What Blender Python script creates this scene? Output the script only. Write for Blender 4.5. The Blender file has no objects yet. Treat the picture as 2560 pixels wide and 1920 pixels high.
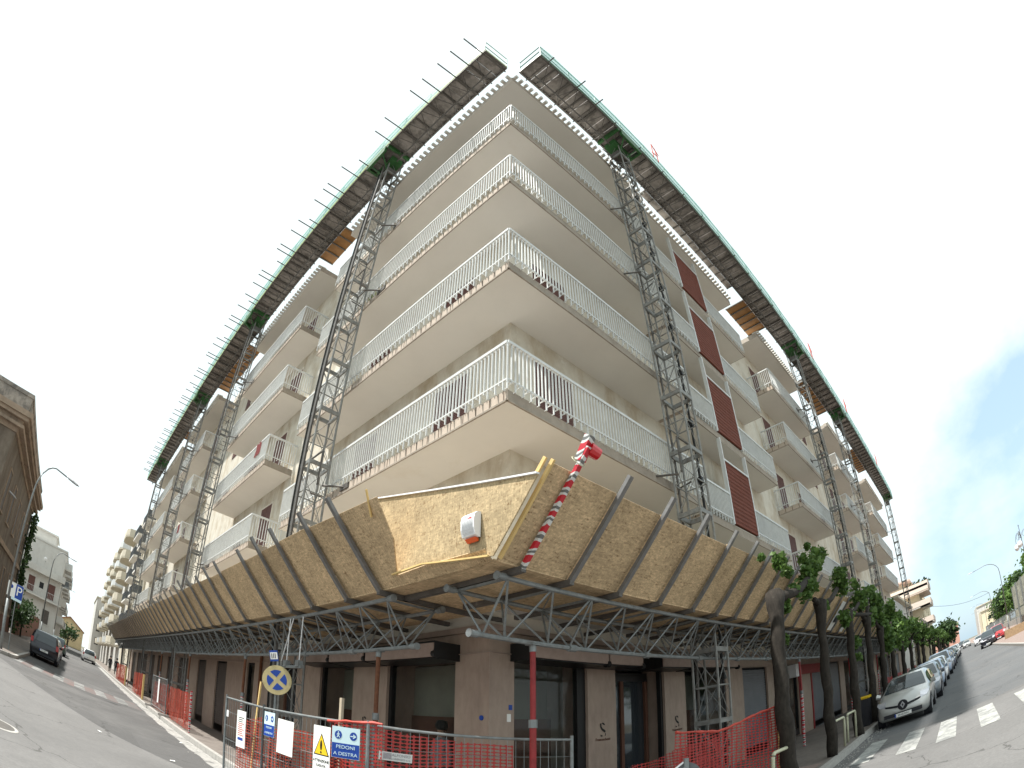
import bpy, math, random
from mathutils import Vector, Matrix
random.seed(7)
C = bpy.context.scene.collection
R = math.radians
# ---------------------------------------------------------------- camera
FPX, KR, PITCH, ROLL, AX = 1420.77, 0.0826, .6251, .0054, R(45.59)
CAM = Vector((-6.40, -6.59, 1.6))
cd = bpy.data.cameras.new("camera"); cam = bpy.data.objects.new("camera", cd); C.objects.link(cam)
cd.type = 'PANO'; cd.sensor_width = 36; cd.sensor_height = 27; cd.sensor_fit = 'HORIZONTAL'
cd.clip_start = .05; cd.clip_end = 5000
cc = cd
cc.panorama_type = 'FISHEYE_LENS_POLYNOMIAL'
cc.fisheye_fov = R(220)
s_ = 2560/36/FPX
cc.fisheye_polynomial_k0 = 0; cc.fisheye_polynomial_k1 = -s_; cc.fisheye_polynomial_k2 = 0
cc.fisheye_polynomial_k3 = -KR*s_**3; cc.fisheye_polynomial_k4 = 0
cp, sp, cr, sr = math.cos(PITCH), math.sin(PITCH), math.cos(ROLL), math.sin(ROLL)
Rr = Matrix(((cr,-sr,0),(sr,cr,0),(0,0,1))); Rp = Matrix(((1,0,0),(0,0,-1),(0,1,0)))
Pm = Matrix(((1,0,0),(0,cp,-sp),(0,sp,cp)))
Wm = Matrix(((math.sin(AX),math.cos(AX),0),(-math.cos(AX),math.sin(AX),0),(0,0,1)))
cam.matrix_world = Matrix.Translation(CAM) @ (Wm @ Pm @ Rp @ Rr).to_4x4()
sc = bpy.context.scene; sc.camera = cam
def ray_at(px,py,planept,planen):
    dx,dy=(px-1280),(py-960); r=math.hypot(dx,dy)/FPX; th=r*(1+KR*r*r); s=math.sin(th)/r; c=Vector((dx/FPX*s,-dy/FPX*s,-math.cos(th))); d=(Wm@Pm@Rp@Rr)@c
    tt=(Vector(planept)-CAM).dot(Vector(planen))/d.dot(Vector(planen)); return CAM+d*tt
n12=Vector((-.98,-.18,0)); p12=Vector((-3.40,1.85,0))
# ---------------------------------------------------------------- light
SUN = Vector((-.42, .21, 1)).normalized()
sl = bpy.data.lights.new("sun", 'SUN'); sl.energy = 3.8; sl.angle = R(1.2); sl.color = (1, .97, .92)
so = bpy.data.objects.new("sun", sl); C.objects.link(so); so.rotation_euler = SUN.to_track_quat('Z','Y').to_euler(); so.location = (0,0,60)
w = bpy.data.worlds.new("World"); sc.world = w; w.use_nodes = True
nt = w.node_tree; N = nt.nodes; L = nt.links; N.clear()
sky = N.new('ShaderNodeTexSky'); sky.sky_type = 'NISHITA'; sky.sun_disc = False
sky.sun_elevation = math.asin(SUN.z); sky.sun_rotation = math.atan2(SUN.x, SUN.y); sky.air_density = 1.2; sky.dust_density = 1.5
tc = N.new('ShaderNodeTexCoord'); mp = N.new('ShaderNodeMapping'); mp.inputs['Scale'].default_value = (1.2,3.2,5.0); mp.inputs['Rotation'].default_value = (.2,.35,.5)
L.new(tc.outputs['Generated'], mp.inputs[0])
no = N.new('ShaderNodeTexNoise'); no.inputs['Scale'].default_value = 1.3; no.inputs['Detail'].default_value = 9; no.inputs['Roughness'].default_value = .58
L.new(mp.outputs[0], no.inputs['Vector'])
# the clear gap in the cloud lies low over the right-hand street
dp = N.new('ShaderNodeVectorMath'); dp.operation = 'DOT_PRODUCT'; dp.inputs[1].default_value = Vector((.95,-.25,.10)).normalized()
L.new(tc.outputs['Generated'], dp.inputs[0])
m1 = N.new('ShaderNodeMapRange'); m1.inputs['From Min'].default_value = .918; m1.inputs['From Max'].default_value = .968; m1.inputs['To Min'].default_value = .62; m1.inputs['To Max'].default_value = -.13
L.new(dp.outputs['Value'], m1.inputs['Value'])
ad = N.new('ShaderNodeMath'); ad.operation = 'ADD'; L.new(no.outputs['Fac'], ad.inputs[0]); L.new(m1.outputs[0], ad.inputs[1])
rp = N.new('ShaderNodeMapRange'); rp.inputs['From Min'].default_value = .36; rp.inputs['From Max'].default_value = .72; rp.inputs['To Min'].default_value = .08; L.new(ad.outputs[0], rp.inputs['Value'])
mx = N.new('ShaderNodeMixRGB'); mx.inputs['Color2'].default_value = (3.75,4.25,4.35,1)
L.new(rp.outputs[0], mx.inputs['Fac']); sk2=N.new('ShaderNodeVectorMath'); sk2.operation='SCALE'; sk2.inputs['Scale'].default_value=1.35; L.new(sky.outputs[0],sk2.inputs[0]); ck=N.new('ShaderNodeMixRGB'); ck.inputs['Fac'].default_value=.82; ck.inputs['Color2'].default_value=(1.95,2.75,3.35,1); L.new(sk2.outputs[0],ck.inputs['Color1']); L.new(ck.outputs[0], mx.inputs['Color1'])
bg = N.new('ShaderNodeBackground'); bg.inputs['Strength'].default_value = .13; L.new(mx.outputs[0], bg.inputs[0])
ow = N.new('ShaderNodeOutputWorld'); L.new(bg.outputs[0], ow.inputs[0])
vs = sc.view_settings; vs.view_transform = 'Standard'; vs.look = 'None'; vs.gamma = 1; vs.exposure = 1.1
sc.cycles.max_bounces = 7; sc.cycles.diffuse_bounces = 4; sc.cycles.transparent_max_bounces = 14
# ---------------------------------------------------------------- materials
MATS = {}
def mat(name, col, rough=.8, metal=0, noise=.12, scale=4, bump=0, spec=.3, streak=None, extra=None, detail=6):
    if name in MATS: return MATS[name]
    m = bpy.data.materials.new(name); m.use_nodes = True; n = m.node_tree.nodes; l = m.node_tree.links
    b = n['Principled BSDF']; b.inputs['Roughness'].default_value = rough; b.inputs['Metallic'].default_value = metal
    b.inputs['Specular IOR Level'].default_value = spec
    b.inputs['Base Color'].default_value = (*col,1)
    if noise or bump:
        t = n.new('ShaderNodeNewGeometry'); mpp = n.new('ShaderNodeMapping'); l.new(t.outputs['Position'], mpp.inputs[0])
        if streak: mpp.inputs['Scale'].default_value = streak
        q = n.new('ShaderNodeTexNoise'); q.inputs['Scale'].default_value = scale; q.inputs['Detail'].default_value = detail; q.inputs['Roughness'].default_value = .62
        l.new(mpp.outputs[0], q.inputs['Vector'])
        r = n.new('ShaderNodeMapRange'); r.inputs['From Min'].default_value = .3; r.inputs['From Max'].default_value = .7
        r.inputs['To Min'].default_value = 1-noise; r.inputs['To Max'].default_value = 1+noise; l.new(q.outputs['Fac'], r.inputs['Value'])
        v = n.new('ShaderNodeVectorMath'); v.operation = 'SCALE'; v.inputs[0].default_value = col; l.new(r.outputs[0], v.inputs['Scale'])
        last = v.outputs[0]
        if extra: last = extra(n, l, last, mpp)
        l.new(last, b.inputs['Base Color'])
        if bump:
            bp = n.new('ShaderNodeBump'); bp.inputs['Strength'].default_value = bump; bp.inputs['Distance'].default_value = .02
            l.new(q.outputs['Fac'], bp.inputs['Height']); l.new(bp.outputs[0], b.inputs['Normal'])
    MATS[name] = m; return m
def stains(col, lo=.5, hi=.68, scale=.7, sc3=(1,1,.35), amt=.6):
    def f(n, l, last, mpp):
        t = n.new('ShaderNodeNewGeometry'); mq = n.new('ShaderNodeMapping'); mq.inputs['Scale'].default_value = sc3; l.new(t.outputs['Position'], mq.inputs[0])
        q = n.new('ShaderNodeTexNoise'); q.inputs['Scale'].default_value = scale; q.inputs['Detail'].default_value = 8; q.inputs['Roughness'].default_value = .7; l.new(mq.outputs[0], q.inputs['Vector'])
        r = n.new('ShaderNodeMapRange'); r.inputs['From Min'].default_value = lo; r.inputs['From Max'].default_value = hi; r.inputs['To Max'].default_value = amt; l.new(q.outputs['Fac'], r.inputs['Value'])
        x = n.new('ShaderNodeMixRGB'); x.inputs['Color2'].default_value = (*col,1); l.new(r.outputs[0], x.inputs['Fac']); l.new(last, x.inputs['Color1'])
        return x.outputs[0]
    return f
def road_extra(col, lo, hi, scale, amt):
    st=stains(col,lo,hi,scale,(1,1,1),amt)
    def f(n,l,last,mpp):
        last=st(n,l,last,mpp); t=n.new('ShaderNodeNewGeometry')
        wn=n.new('ShaderNodeTexNoise'); wn.inputs['Scale'].default_value=1.4; wn.inputs['Detail'].default_value=6; l.new(t.outputs['Position'],wn.inputs['Vector'])
        vm=n.new('ShaderNodeVectorMath'); vm.operation='MULTIPLY_ADD'; vm.inputs[1].default_value=(.9,.9,.9); l.new(wn.outputs['Color'],vm.inputs[0]); l.new(t.outputs['Position'],vm.inputs[2])
        v=n.new('ShaderNodeTexVoronoi'); v.feature='DISTANCE_TO_EDGE'; v.inputs['Scale'].default_value=.28; l.new(vm.outputs[0],v.inputs['Vector'])
        c=n.new('ShaderNodeMath'); c.operation='LESS_THAN'; c.inputs[1].default_value=.0045; l.new(v.outputs['Distance'],c.inputs[0])
        c2=n.new('ShaderNodeMath'); c2.operation='MULTIPLY'; c2.inputs[1].default_value=.6; l.new(c.outputs[0],c2.inputs[0])
        x=n.new('ShaderNodeMixRGB'); x.inputs['Color2'].default_value=(.05,.048,.045,1); l.new(c2.outputs[0],x.inputs['Fac']); l.new(last,x.inputs['Color1'])
        v2=n.new('ShaderNodeTexVoronoi'); v2.inputs['Scale'].default_value=.33; l.new(t.outputs['Position'],v2.inputs['Vector']); sx=n.new('ShaderNodeSeparateColor'); l.new(v2.outputs['Color'],sx.inputs[0])
        r=n.new('ShaderNodeMapRange'); r.inputs['From Min'].default_value=0; r.inputs['From Max'].default_value=1; r.inputs['To Min'].default_value=.93; r.inputs['To Max'].default_value=1.06; l.new(sx.outputs[0],r.inputs['Value'])
        q=n.new('ShaderNodeVectorMath'); q.operation='SCALE'; l.new(x.outputs[0],q.inputs[0]); l.new(r.outputs[0],q.inputs['Scale']); return q.outputs[0]
    return f
def osb_mat(name, base, dark):
    m = bpy.data.materials.new(name); m.use_nodes = True; n = m.node_tree.nodes; l = m.node_tree.links; b = n['Principled BSDF']; b.inputs['Roughness'].default_value = .75
    b.inputs['Specular IOR Level'].default_value = .25
    t = n.new('ShaderNodeTexCoord'); w1 = n.new('ShaderNodeTexNoise'); w1.inputs['Scale'].default_value = 4; l.new(t.outputs['Object'], w1.inputs['Vector'])
    cols = []
    for k,(rot,scl) in enumerate((((.3,.5,.4),(12,62,50)),((1.2,.2,1.9),(62,14,50)),((.5,1.5,.9),(22,62,15)))):
        mm = n.new('ShaderNodeMapping'); mm.inputs['Rotation'].default_value = rot; mm.inputs['Scale'].default_value = scl; l.new(t.outputs['Object'], mm.inputs[0])
        v = n.new('ShaderNodeTexVoronoi'); v.inputs['Scale'].default_value = 1; l.new(mm.outputs[0], v.inputs['Vector'])
        sx = n.new('ShaderNodeSeparateColor'); l.new(v.outputs['Color'], sx.inputs[0]); cols.append(sx)
    a1 = n.new('ShaderNodeMath'); a1.operation='ADD'; l.new(cols[0].outputs[0], a1.inputs[0]); l.new(cols[1].outputs[1], a1.inputs[1])
    a2 = n.new('ShaderNodeMath'); a2.operation='ADD'; l.new(a1.outputs[0], a2.inputs[0]); l.new(cols[2].outputs[2], a2.inputs[1])
    cr_ = n.new('ShaderNodeValToRGB'); e = cr_.color_ramp.elements; e[0].position=.11; e[0].color=(*dark,1); e[1].position=.80; e[1].color=tuple(min(1,c*1.32) for c in base)+(1,)
    k = e.new(.28); k.color=tuple(c*.86 for c in base)+(1,); k = e.new(.56); k.color=(*base,1)
    d3 = n.new('ShaderNodeMath'); d3.operation='DIVIDE'; d3.inputs[1].default_value=3; l.new(a2.outputs[0], d3.inputs[0]); l.new(d3.outputs[0], cr_.inputs[0])
    big = n.new('ShaderNodeMapRange'); big.inputs['To Min'].default_value=.86; big.inputs['To Max'].default_value=1.12; big.inputs['From Min'].default_value=.3; big.inputs['From Max'].default_value=.7; w1.inputs['Scale'].default_value=2.2; l.new(w1.outputs['Fac'], big.inputs['Value'])
    oi=n.new('ShaderNodeObjectInfo'); orr=n.new('ShaderNodeMapRange'); orr.inputs['To Min'].default_value=.86; orr.inputs['To Max'].default_value=1.1; l.new(oi.outputs['Random'],orr.inputs['Value']); om=n.new('ShaderNodeMath'); om.operation='MULTIPLY'; l.new(orr.outputs[0],om.inputs[0]); l.new(big.outputs[0],om.inputs[1]); vm = n.new('ShaderNodeVectorMath'); vm.operation='SCALE'; l.new(cr_.outputs[0], vm.inputs[0]); l.new(om.outputs[0], vm.inputs['Scale']); l.new(vm.outputs[0], b.inputs['Base Color'])
    MATS[name] = m; return m
def net_mat(name, col, pu, pv, ru, rv, transl=.35, fade=1.0):
    m = bpy.data.materials.new(name); m.use_nodes = True; n = m.node_tree.nodes; l = m.node_tree.links; b = n['Principled BSDF']
    b.inputs['Base Color'].default_value=(*col,1); b.inputs['Roughness'].default_value=.5
    uv = n.new('ShaderNodeUVMap'); sx = n.new('ShaderNodeSeparateXYZ'); l.new(uv.outputs[0], sx.inputs[0])
    def cell(o, p, rr):
        d = n.new('ShaderNodeMath'); d.operation='DIVIDE'; d.inputs[1].default_value=p; l.new(o, d.inputs[0])
        f = n.new('ShaderNodeMath'); f.operation='FRACT'; l.new(d.outputs[0], f.inputs[0])
        s = n.new('ShaderNodeMath'); s.operation='SUBTRACT'; s.inputs[1].default_value=.5; l.new(f.outputs[0], s.inputs[0])
        a = n.new('ShaderNodeMath'); a.operation='DIVIDE'; a.inputs[1].default_value=rr; l.new(s.outputs[0], a.inputs[0])
        q = n.new('ShaderNodeMath'); q.operation='POWER'; q.inputs[1].default_value=2; ab = n.new('ShaderNodeMath'); ab.operation='ABSOLUTE'; l.new(a.outputs[0], ab.inputs[0]); l.new(ab.outputs[0], q.inputs[0]); return q.outputs[0]
    s = n.new('ShaderNodeMath'); s.operation='ADD'; l.new(cell(sx.outputs[0],pu,ru), s.inputs[0]); l.new(cell(sx.outputs[1],pv,rv), s.inputs[1])
    g = n.new('ShaderNodeMath'); g.operation='GREATER_THAN'; g.inputs[1].default_value=1; l.new(s.outputs[0], g.inputs[0])
    mf = n.new('ShaderNodeMath'); mf.operation='MULTIPLY'; mf.inputs[1].default_value=fade; l.new(g.outputs[0], mf.inputs[0])
    l.new(mf.outputs[0], b.inputs['Alpha'])
    b.inputs['Transmission Weight'].default_value=0
    tr = n.new('ShaderNodeBsdfTranslucent'); tr.inputs[0].default_value=(*col,1); mxs = n.new('ShaderNodeMixShader'); mxs.inputs[0].default_value=transl
    tp = n.new('ShaderNodeBsdfTransparent'); m2 = n.new('ShaderNodeMixShader'); b.inputs['Alpha'].default_value=1; l.remove(b.inputs['Alpha'].links[0])
    l.new(b.outputs[0], mxs.inputs[1]); l.new(tr.outputs[0], mxs.inputs[2]); l.new(mf.outputs[0], m2.inputs[0]); l.new(tp.outputs[0], m2.inputs[1]); l.new(mxs.outputs[0], m2.inputs[2])
    l.new(m2.outputs[0], n['Material Output'].inputs[0]); MATS[name]=m; return m
def glass_mat(name, col=(.02,.025,.022), rough=.04, alpha=.35):
    m = bpy.data.materials.new(name); m.use_nodes=True; n=m.node_tree.nodes; l=m.node_tree.links; b=n['Principled BSDF']
    b.inputs['Base Color'].default_value=(*col,1); b.inputs['Roughness'].default_value=rough; b.inputs['Specular IOR Level'].default_value=.8
    b.inputs['Alpha'].default_value=alpha; MATS[name]=m; return m
plaster = mat('plaster', (.66,.62,.54), .9, 0, .05, 3, .08, extra=stains((.42,.33,.2), .56, .75, .8, (1,1,.5), .55))
def wallx(n,l,last,mpp):
    last=stains((.36,.27,.16), .46, .64, 1.2, (1,1,.5), .65)(n,l,last,mpp); last=stains((.70,.68,.62), .60, .66, 2.6, (1,1,1), .6)(n,l,last,mpp)
    return stains((.16,.13,.10), .64, .72, 1.9, (2.2,2.2,.25), .6)(n,l,last,mpp)
wallp = mat('wall_plaster', (.60,.56,.475), .9, 0, .08, 2.5, .1, extra=wallx)
soff = mat('soffit_paint', (.68,.65,.60), .92, 0, .025, 1.4, .04, extra=stains((.5,.42,.3), .6, .8, .5, (1,1,1), .4))
fasciaL = mat('slab_edge', (.48,.43,.37), .85, 0, .1, 6, .1, extra=stains((.28,.22,.17), .5, .7, 1.6, (1,1,.2), .5))
def joints(n,l,last,mpp):
    st=stains((.28,.22,.17), .5, .7, 1.6, (1,1,.2), .45)(n,l,last,mpp)
    t=n.new('ShaderNodeNewGeometry'); sx=n.new('ShaderNodeSeparateXYZ'); l.new(t.outputs['Position'],sx.inputs[0]); d=n.new('ShaderNodeMath'); d.operation='MULTIPLY'; d.inputs[1].default_value=2.9; l.new(sx.outputs[1],d.inputs[0]); f=n.new('ShaderNodeMath'); f.operation='FRACT'; l.new(d.outputs[0],f.inputs[0]); g=n.new('ShaderNodeMath'); g.operation='LESS_THAN'; g.inputs[1].default_value=.09; l.new(f.outputs[0],g.inputs[0])
    x=n.new('ShaderNodeMixRGB'); x.inputs['Color2'].default_value=(.16,.12,.09,1); l.new(g.outputs[0],x.inputs['Fac']); l.new(st,x.inputs['Color1']); return x.outputs[0]
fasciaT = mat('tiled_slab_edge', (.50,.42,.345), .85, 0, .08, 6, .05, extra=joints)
fasciaR = mat('shaded_dirty_slab_edge', (.33,.285,.235), .9, 0, .12, 6, .1, extra=stains((.17,.14,.11), .48, .7, 1.6, (1,1,.2), .6))  # dirty concrete, with the right facade's shade also put into the colour
whitem = mat('white_enamel', (.60,.61,.595), .4, 0, .08, 5, extra=stains((.36,.27,.19), .62, .74, 5, (1,1,.6), .6))
travert = mat('pink_travertine', (.33,.25,.20), .45, 0, .16, 7, .05, streak=(1,1,.35), extra=stains((.40,.32,.25), .45, .7, 1.2, (1,1,1), .6))
travband = mat('stone_band', (.33,.26,.22), .6, 0, .12, 6, .05)
steel = mat('galvanised_steel', (.22,.235,.235), .5, .35, .2, 9, .06, extra=stains((.16,.13,.11), .52, .7, 6, (1,1,1), .5))
darksteel = mat('dark_steel', (.115,.105,.095), .6, .2, .2, 8)
maststeel = mat('mast_steel', (.235,.235,.222), .6, .3, .25, 7, .05, extra=stains((.16,.09,.05), .55, .7, 5, (1,1,1), .6))
osb = osb_mat('osb_board', (.51,.375,.225), (.25,.16,.08))
osbfresh = osb_mat('osb_board_fresh', (.50,.38,.22), (.26,.16,.07))
woodedge = mat('fresh_timber', (.68,.48,.2), .7, 0, .1, 6)
blackp = mat('black_frame', (.012,.012,.012), .4, 0, 0)
redpaint = mat('red_paint', (.26,.028,.03), .5, 0, .25, 9, .1, extra=stains((.16,.03,.02), .5, .7, 6, (1,1,.5), .6))
rust = mat('rusty_prop', (.15,.06,.03), .7, .1, .3, 12, .1)
screenred = mat('terracotta_screen', (.23,.08,.055), .6, 0, .12, 5)
shutbrown = mat('brown_shutter', (.13,.06,.05), .6, 0, .1, 5)
deckm = mat('platform_deck', (.27,.245,.225), .8, 0, .3, 3, .1, extra=stains((.09,.08,.07), .5, .6, 2, (1,1,1), .6))
green = mat('green_enamel', (.035,.115,.035), .5, 0, .2, 6)
yellowgreen = mat('toe_board', (.52,.60,.25), .6, 0, .15, 5)
orangeboard = mat('shuttering_board', (.26,.13,.045), .6, 0, .25, 3, .05)
asphalt = mat('asphalt', (.158,.153,.148), .92, 0, .14, 22, .25, detail=9, extra=road_extra((.118,.115,.112), .45, .62, .22, .8))
asphaltL = mat('dark_asphalt', (.095,.092,.09), .92, 0, .12, 22, .25, detail=9, extra=road_extra((.14,.135,.13), .48, .62, .25, .7))
asphaltR = mat('asphalt_street', (.118,.120,.122), .92, 0, .12, 22, .25, detail=9, extra=road_extra((.155,.15,.145), .48, .66, .3, .6))
pave = mat('paving', (.19,.165,.145), .9, 0, .15, 9, .15, extra=stains((.12,.10,.09), .48, .65, .9, (1,1,1), .6))
pavered = mat('red_paving', (.25,.19,.165), .9, 0, .15, 9, .15)
kerbm = mat('kerb_stone', (.36,.345,.32), .85, 0, .15, 8, .1)
paint = mat('road_paint', (.37,.37,.345), .8, 0, .18, 14, 0, extra=stains((.19,.19,.185), .43, .60, 3, (1,1,1), .9))
fadepaint = mat('faded_paint', (.24,.235,.225), .85, 0, .15, 14, 0, extra=stains((.13,.13,.125), .44, .56, 1.6, (1,1,1), .95))
redroad = mat('red_road_paint', (.16,.11,.10), .9, 0, .2, 12, 0, extra=stains((.13,.125,.12), .42, .56, 1.3, (1,1,1), .95))
earthm = mat('far_ground', (.14,.13,.10), .95, 0, .2, .05)
shutgrey = mat('grey_roller_shutter', (.16,.17,.185), .45, .2, .1, 3)
shutwood = mat('dark_roller_shutter', (.10,.085,.075), .6, 0, .15, 3)
glass = glass_mat('shop_glass',alpha=.18)
glassd = glass_mat('window_glass', (.03,.035,.04), .05, 1)
interior = mat('shop_interior', (.26,.27,.215), .9, 0, .1, 2)
interior2 = mat('shop_partition', (.12,.055,.035), .8, 0, .1, 2)
orangenet = net_mat('orange_netting', (.46,.075,.045), .085, .05, .42, .36, .25)
rednet = net_mat('red_netting', (.42,.04,.035), .085, .05, .42, .36, .25)
orangesolid = mat('orange_plastic', (.48,.07,.05), .5, 0, .2, 9)
greennet = net_mat('green_netting', (.22,.46,.40), .05, .05, .36, .36, .4)
greynet = net_mat('grey_mesh', (.05,.055,.052), .04, .04, .30, .30, .1)
white = mat('white_plastic', (.8,.8,.8), .45, 0, .04, 3)
paper = mat('white_sign', (.82,.82,.78), .6, 0, .05, 6)
blue = mat('sign_blue', (.015,.06,.32), .4, 0, .05, 4)
cyanw = mat('sign_pale', (.62,.78,.82), .5, 0, .03, 4)
yell = mat('sign_yellow', (.75,.5,.02), .5, 0, .06, 4)
ink = mat('black_ink', (.012,.012,.012), .5, 0, 0)
redink = mat('red_ink', (.5,.02,.02), .5, 0, 0)
cream = mat('cream_paint', (.50,.50,.36), .5, 0, .1, 5)
faded = mat('faded_red_ring', (.50,.42,.22), .6, 0, .15, 6, extra=stains((.45,.10,.04), .58, .68, 1.7, (1,1,1), .8))
bark = mat('bark', (.030,.025,.020), .95, 0, .4, 14, .8, streak=(1,1,.4), extra=stains((.075,.068,.055), .58, .72, 7, (1,1,1), .6))
def leafmat(name, c1, c2):
    m = bpy.data.materials.new(name); m.use_nodes=True; n=m.node_tree.nodes; l=m.node_tree.links; b=n['Principled BSDF']; b.inputs['Roughness'].default_value=.55
    g=n.new('ShaderNodeNewGeometry'); r=n.new('ShaderNodeValToRGB'); r.color_ramp.elements[0].color=(*c1,1); r.color_ramp.elements[1].color=(*c2,1)
    l.new(g.outputs['Random Per Island'], r.inputs[0]); l.new(r.outputs[0], b.inputs['Base Color'])
    tr=n.new('ShaderNodeBsdfTranslucent'); l.new(r.outputs[0], tr.inputs[0]); ms=n.new('ShaderNodeMixShader'); ms.inputs[0].default_value=.3
    l.new(b.outputs[0],ms.inputs[1]); l.new(tr.outputs[0],ms.inputs[2]); l.new(ms.outputs[0], n['Material Output'].inputs[0]); MATS[name]=m; return m
leafm = leafmat('lime_leaf', (.045,.10,.018), (.13,.22,.045))
leafd = leafmat('dark_leaf', (.018,.045,.012), (.055,.105,.028))
# ---------------------------------------------------------------- mesh builder
KEEP={'crown','leaves','shoot','wire_mesh','vent','roof_tiles','shutter','bars','slat','print','bracing','lattice','mesh_cover','motor','screen','screen_frame','glass','lamp_glass','tape'}
class MB:
    def __init__(s): s.v=[]; s.f=[]; s.uv=None
    def add(s, vs, fs):
        k=len(s.v); s.v += [tuple(v) for v in vs]; s.f += [tuple(i+k for i in f) for f in fs]; return s
    def box(s, x0,x1,y0,y1,z0,z1):
        if x0>x1: x0,x1=x1,x0
        if y0>y1: y0,y1=y1,y0
        if z0>z1: z0,z1=z1,z0
        return s.add([(x0,y0,z0),(x1,y0,z0),(x1,y1,z0),(x0,y1,z0),(x0,y0,z1),(x1,y0,z1),(x1,y1,z1),(x0,y1,z1)],
              [(3,2,1,0),(4,5,6,7),(0,1,5,4),(1,2,6,5),(2,3,7,6),(3,0,4,7)])
    def bar(s, a, b, w, h, up=(0,0,1)):
        a=Vector(a); b=Vector(b); d=(b-a).normalized(); u=Vector(up)
        if abs(d.dot(u))>.99: u=Vector((1,0,0))
        x=d.cross(u).normalized()*w/2; y=x.cross(d).normalized()*h/2
        return s.add([a-x-y,a+x-y,a+x+y,a-x+y,b-x-y,b+x-y,b+x+y,b-x+y],[(3,2,1,0),(4,5,6,7),(0,1,5,4),(1,2,6,5),(2,3,7,6),(3,0,4,7)])
    def tube(s, a, b, r, n=6, r2=None, cap=True):
        a=Vector(a); b=Vector(b); d=(b-a); 
        if d.length<1e-6: return s
        d.normalize(); u=Vector((0,0,1)) if abs(d.z)<.95 else Vector((1,0,0)); x=d.cross(u).normalized(); y=x.cross(d); r2=r if r2 is None else r2
        P=[a+(x*math.cos(t)+y*math.sin(t))*r for t in [2*math.pi*i/n for i in range(n)]]+[b+(x*math.cos(t)+y*math.sin(t))*r2 for t in [2*math.pi*i/n for i in range(n)]]
        F=[(i,(i+1)%n,n+(i+1)%n,n+i) for i in range(n)]
        if cap: F+=[tuple(reversed(range(n))),tuple(range(n,2*n))]
        return s.add(P,F)
    def path(s, pts, r, n=8, rs=None):
        pts=[Vector(p) for p in pts]; rings=[]; k0=len(s.v)
        for i,p in enumerate(pts):
            d=(pts[min(i+1,len(pts)-1)]-pts[max(i-1,0)]).normalized(); u=Vector((0,0,1)) if abs(d.z)<.9 else Vector((1,0,0))
            if i==0 or True: x=d.cross(u).normalized(); y=x.cross(d)
            rr=rs[i] if rs else r
            s.v += [tuple(p+(x*math.cos(t)+y*math.sin(t))*rr) for t in [2*math.pi*j/n for j in range(n)]]
        for i in range(len(pts)-1):
            for j in range(n): s.f.append((k0+i*n+j,k0+i*n+(j+1)%n,k0+(i+1)*n+(j+1)%n,k0+(i+1)*n+j))
        s.f.append(tuple(k0+j for j in reversed(range(n)))); s.f.append(tuple(k0+(len(pts)-1)*n+j for j in range(n))); return s
    def poly(s, pts, th=None, nrm=None):
        pts=[Vector(p) for p in pts]
        if th is None: return s.add(pts,[tuple(range(len(pts)))])
        nn=Vector(nrm).normalized()*th if nrm is not None else (pts[1]-pts[0]).cross(pts[2]-pts[0]).normalized()*th
        k=len(pts); return s.add(pts+[p+nn for p in pts],[tuple(range(k)),tuple(reversed(range(k,2*k)))]+[((i+1)%k,i,k+i,k+(i+1)%k) for i in range(k)])
    def lathe(s, prof, c=(0,0,0), n=16):
        k=len(s.v)
        for r,z in prof: s.v += [(c[0]+r*math.cos(2*math.pi*j/n),c[1]+r*math.sin(2*math.pi*j/n),c[2]+z) for j in range(n)]
        for i in range(len(prof)-1):
            for j in range(n): s.f.append((k+i*n+j,k+i*n+(j+1)%n,k+(i+1)*n+(j+1)%n,k+(i+1)*n+j))
        return s
    def groups(s):
        par=list(range(len(s.v)))
        def fd(i):
            while par[i]!=i: par[i]=par[par[i]]; i=par[i]
            return i
        for f in s.f:
            r=fd(f[0])
            for i in f[1:]: par[fd(i)]=r
        isl={}
        for k,f in enumerate(s.f): isl.setdefault(fd(f[0]),[]).append(k)
        keys=list(isl); bb=[]
        for k in keys:
            vs=[s.v[i] for q in isl[k] for i in s.f[q]]; bb.append([min(v[a] for v in vs)-.015 for a in range(3)]+[max(v[a] for v in vs)+.015 for a in range(3)])
        if len(keys)<2 or len(keys)>160: return None
        p2=list(range(len(keys)))
        def f2(i):
            while p2[i]!=i: i=p2[i]
            return i
        for i in range(len(keys)):
            for j in range(i):
                if all(bb[i][a]<=bb[j][a+3] and bb[j][a]<=bb[i][a+3] for a in range(3)): p2[f2(i)]=f2(j)
        out={}
        for i,k in enumerate(keys): out.setdefault(f2(i),[]).extend(isl[k])
        return list(out.values())
    def build(s, name, m, parent=None, smooth=False, uv=None):
        if parent and uv is None and name not in KEEP:
            gr=s.groups()
            if gr and 1<len(gr)<=60:
                gr.sort(key=len,reverse=True); res=None
                for fl in gr:
                    q=MB(); mp_={}
                    for k in fl:
                        for i in s.f[k]:
                            if i not in mp_: mp_[i]=len(q.v); q.v.append(s.v[i])
                        q.f.append(tuple(mp_[i] for i in s.f[k]))
                    o=q.raw(name,m,parent,smooth); res=res or o
                return res
        return s.raw(name,m,parent,smooth,uv)
    def raw(s, name, m, parent=None, smooth=False, uv=None):
        me=bpy.data.meshes.new(name); me.from_pydata(s.v,[],s.f); me.materials.append(m)
        if smooth: me.polygons.foreach_set('use_smooth',[True]*len(me.polygons))
        if uv:
            ul=me.uv_layers.new(name='UVMap')
            for lp in me.loops: ul.data[lp.index].uv=uv[lp.vertex_index]
        me.update(); o=bpy.data.objects.new(name,me); C.objects.link(o)
        if parent: o.parent=parent
        return o
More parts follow.
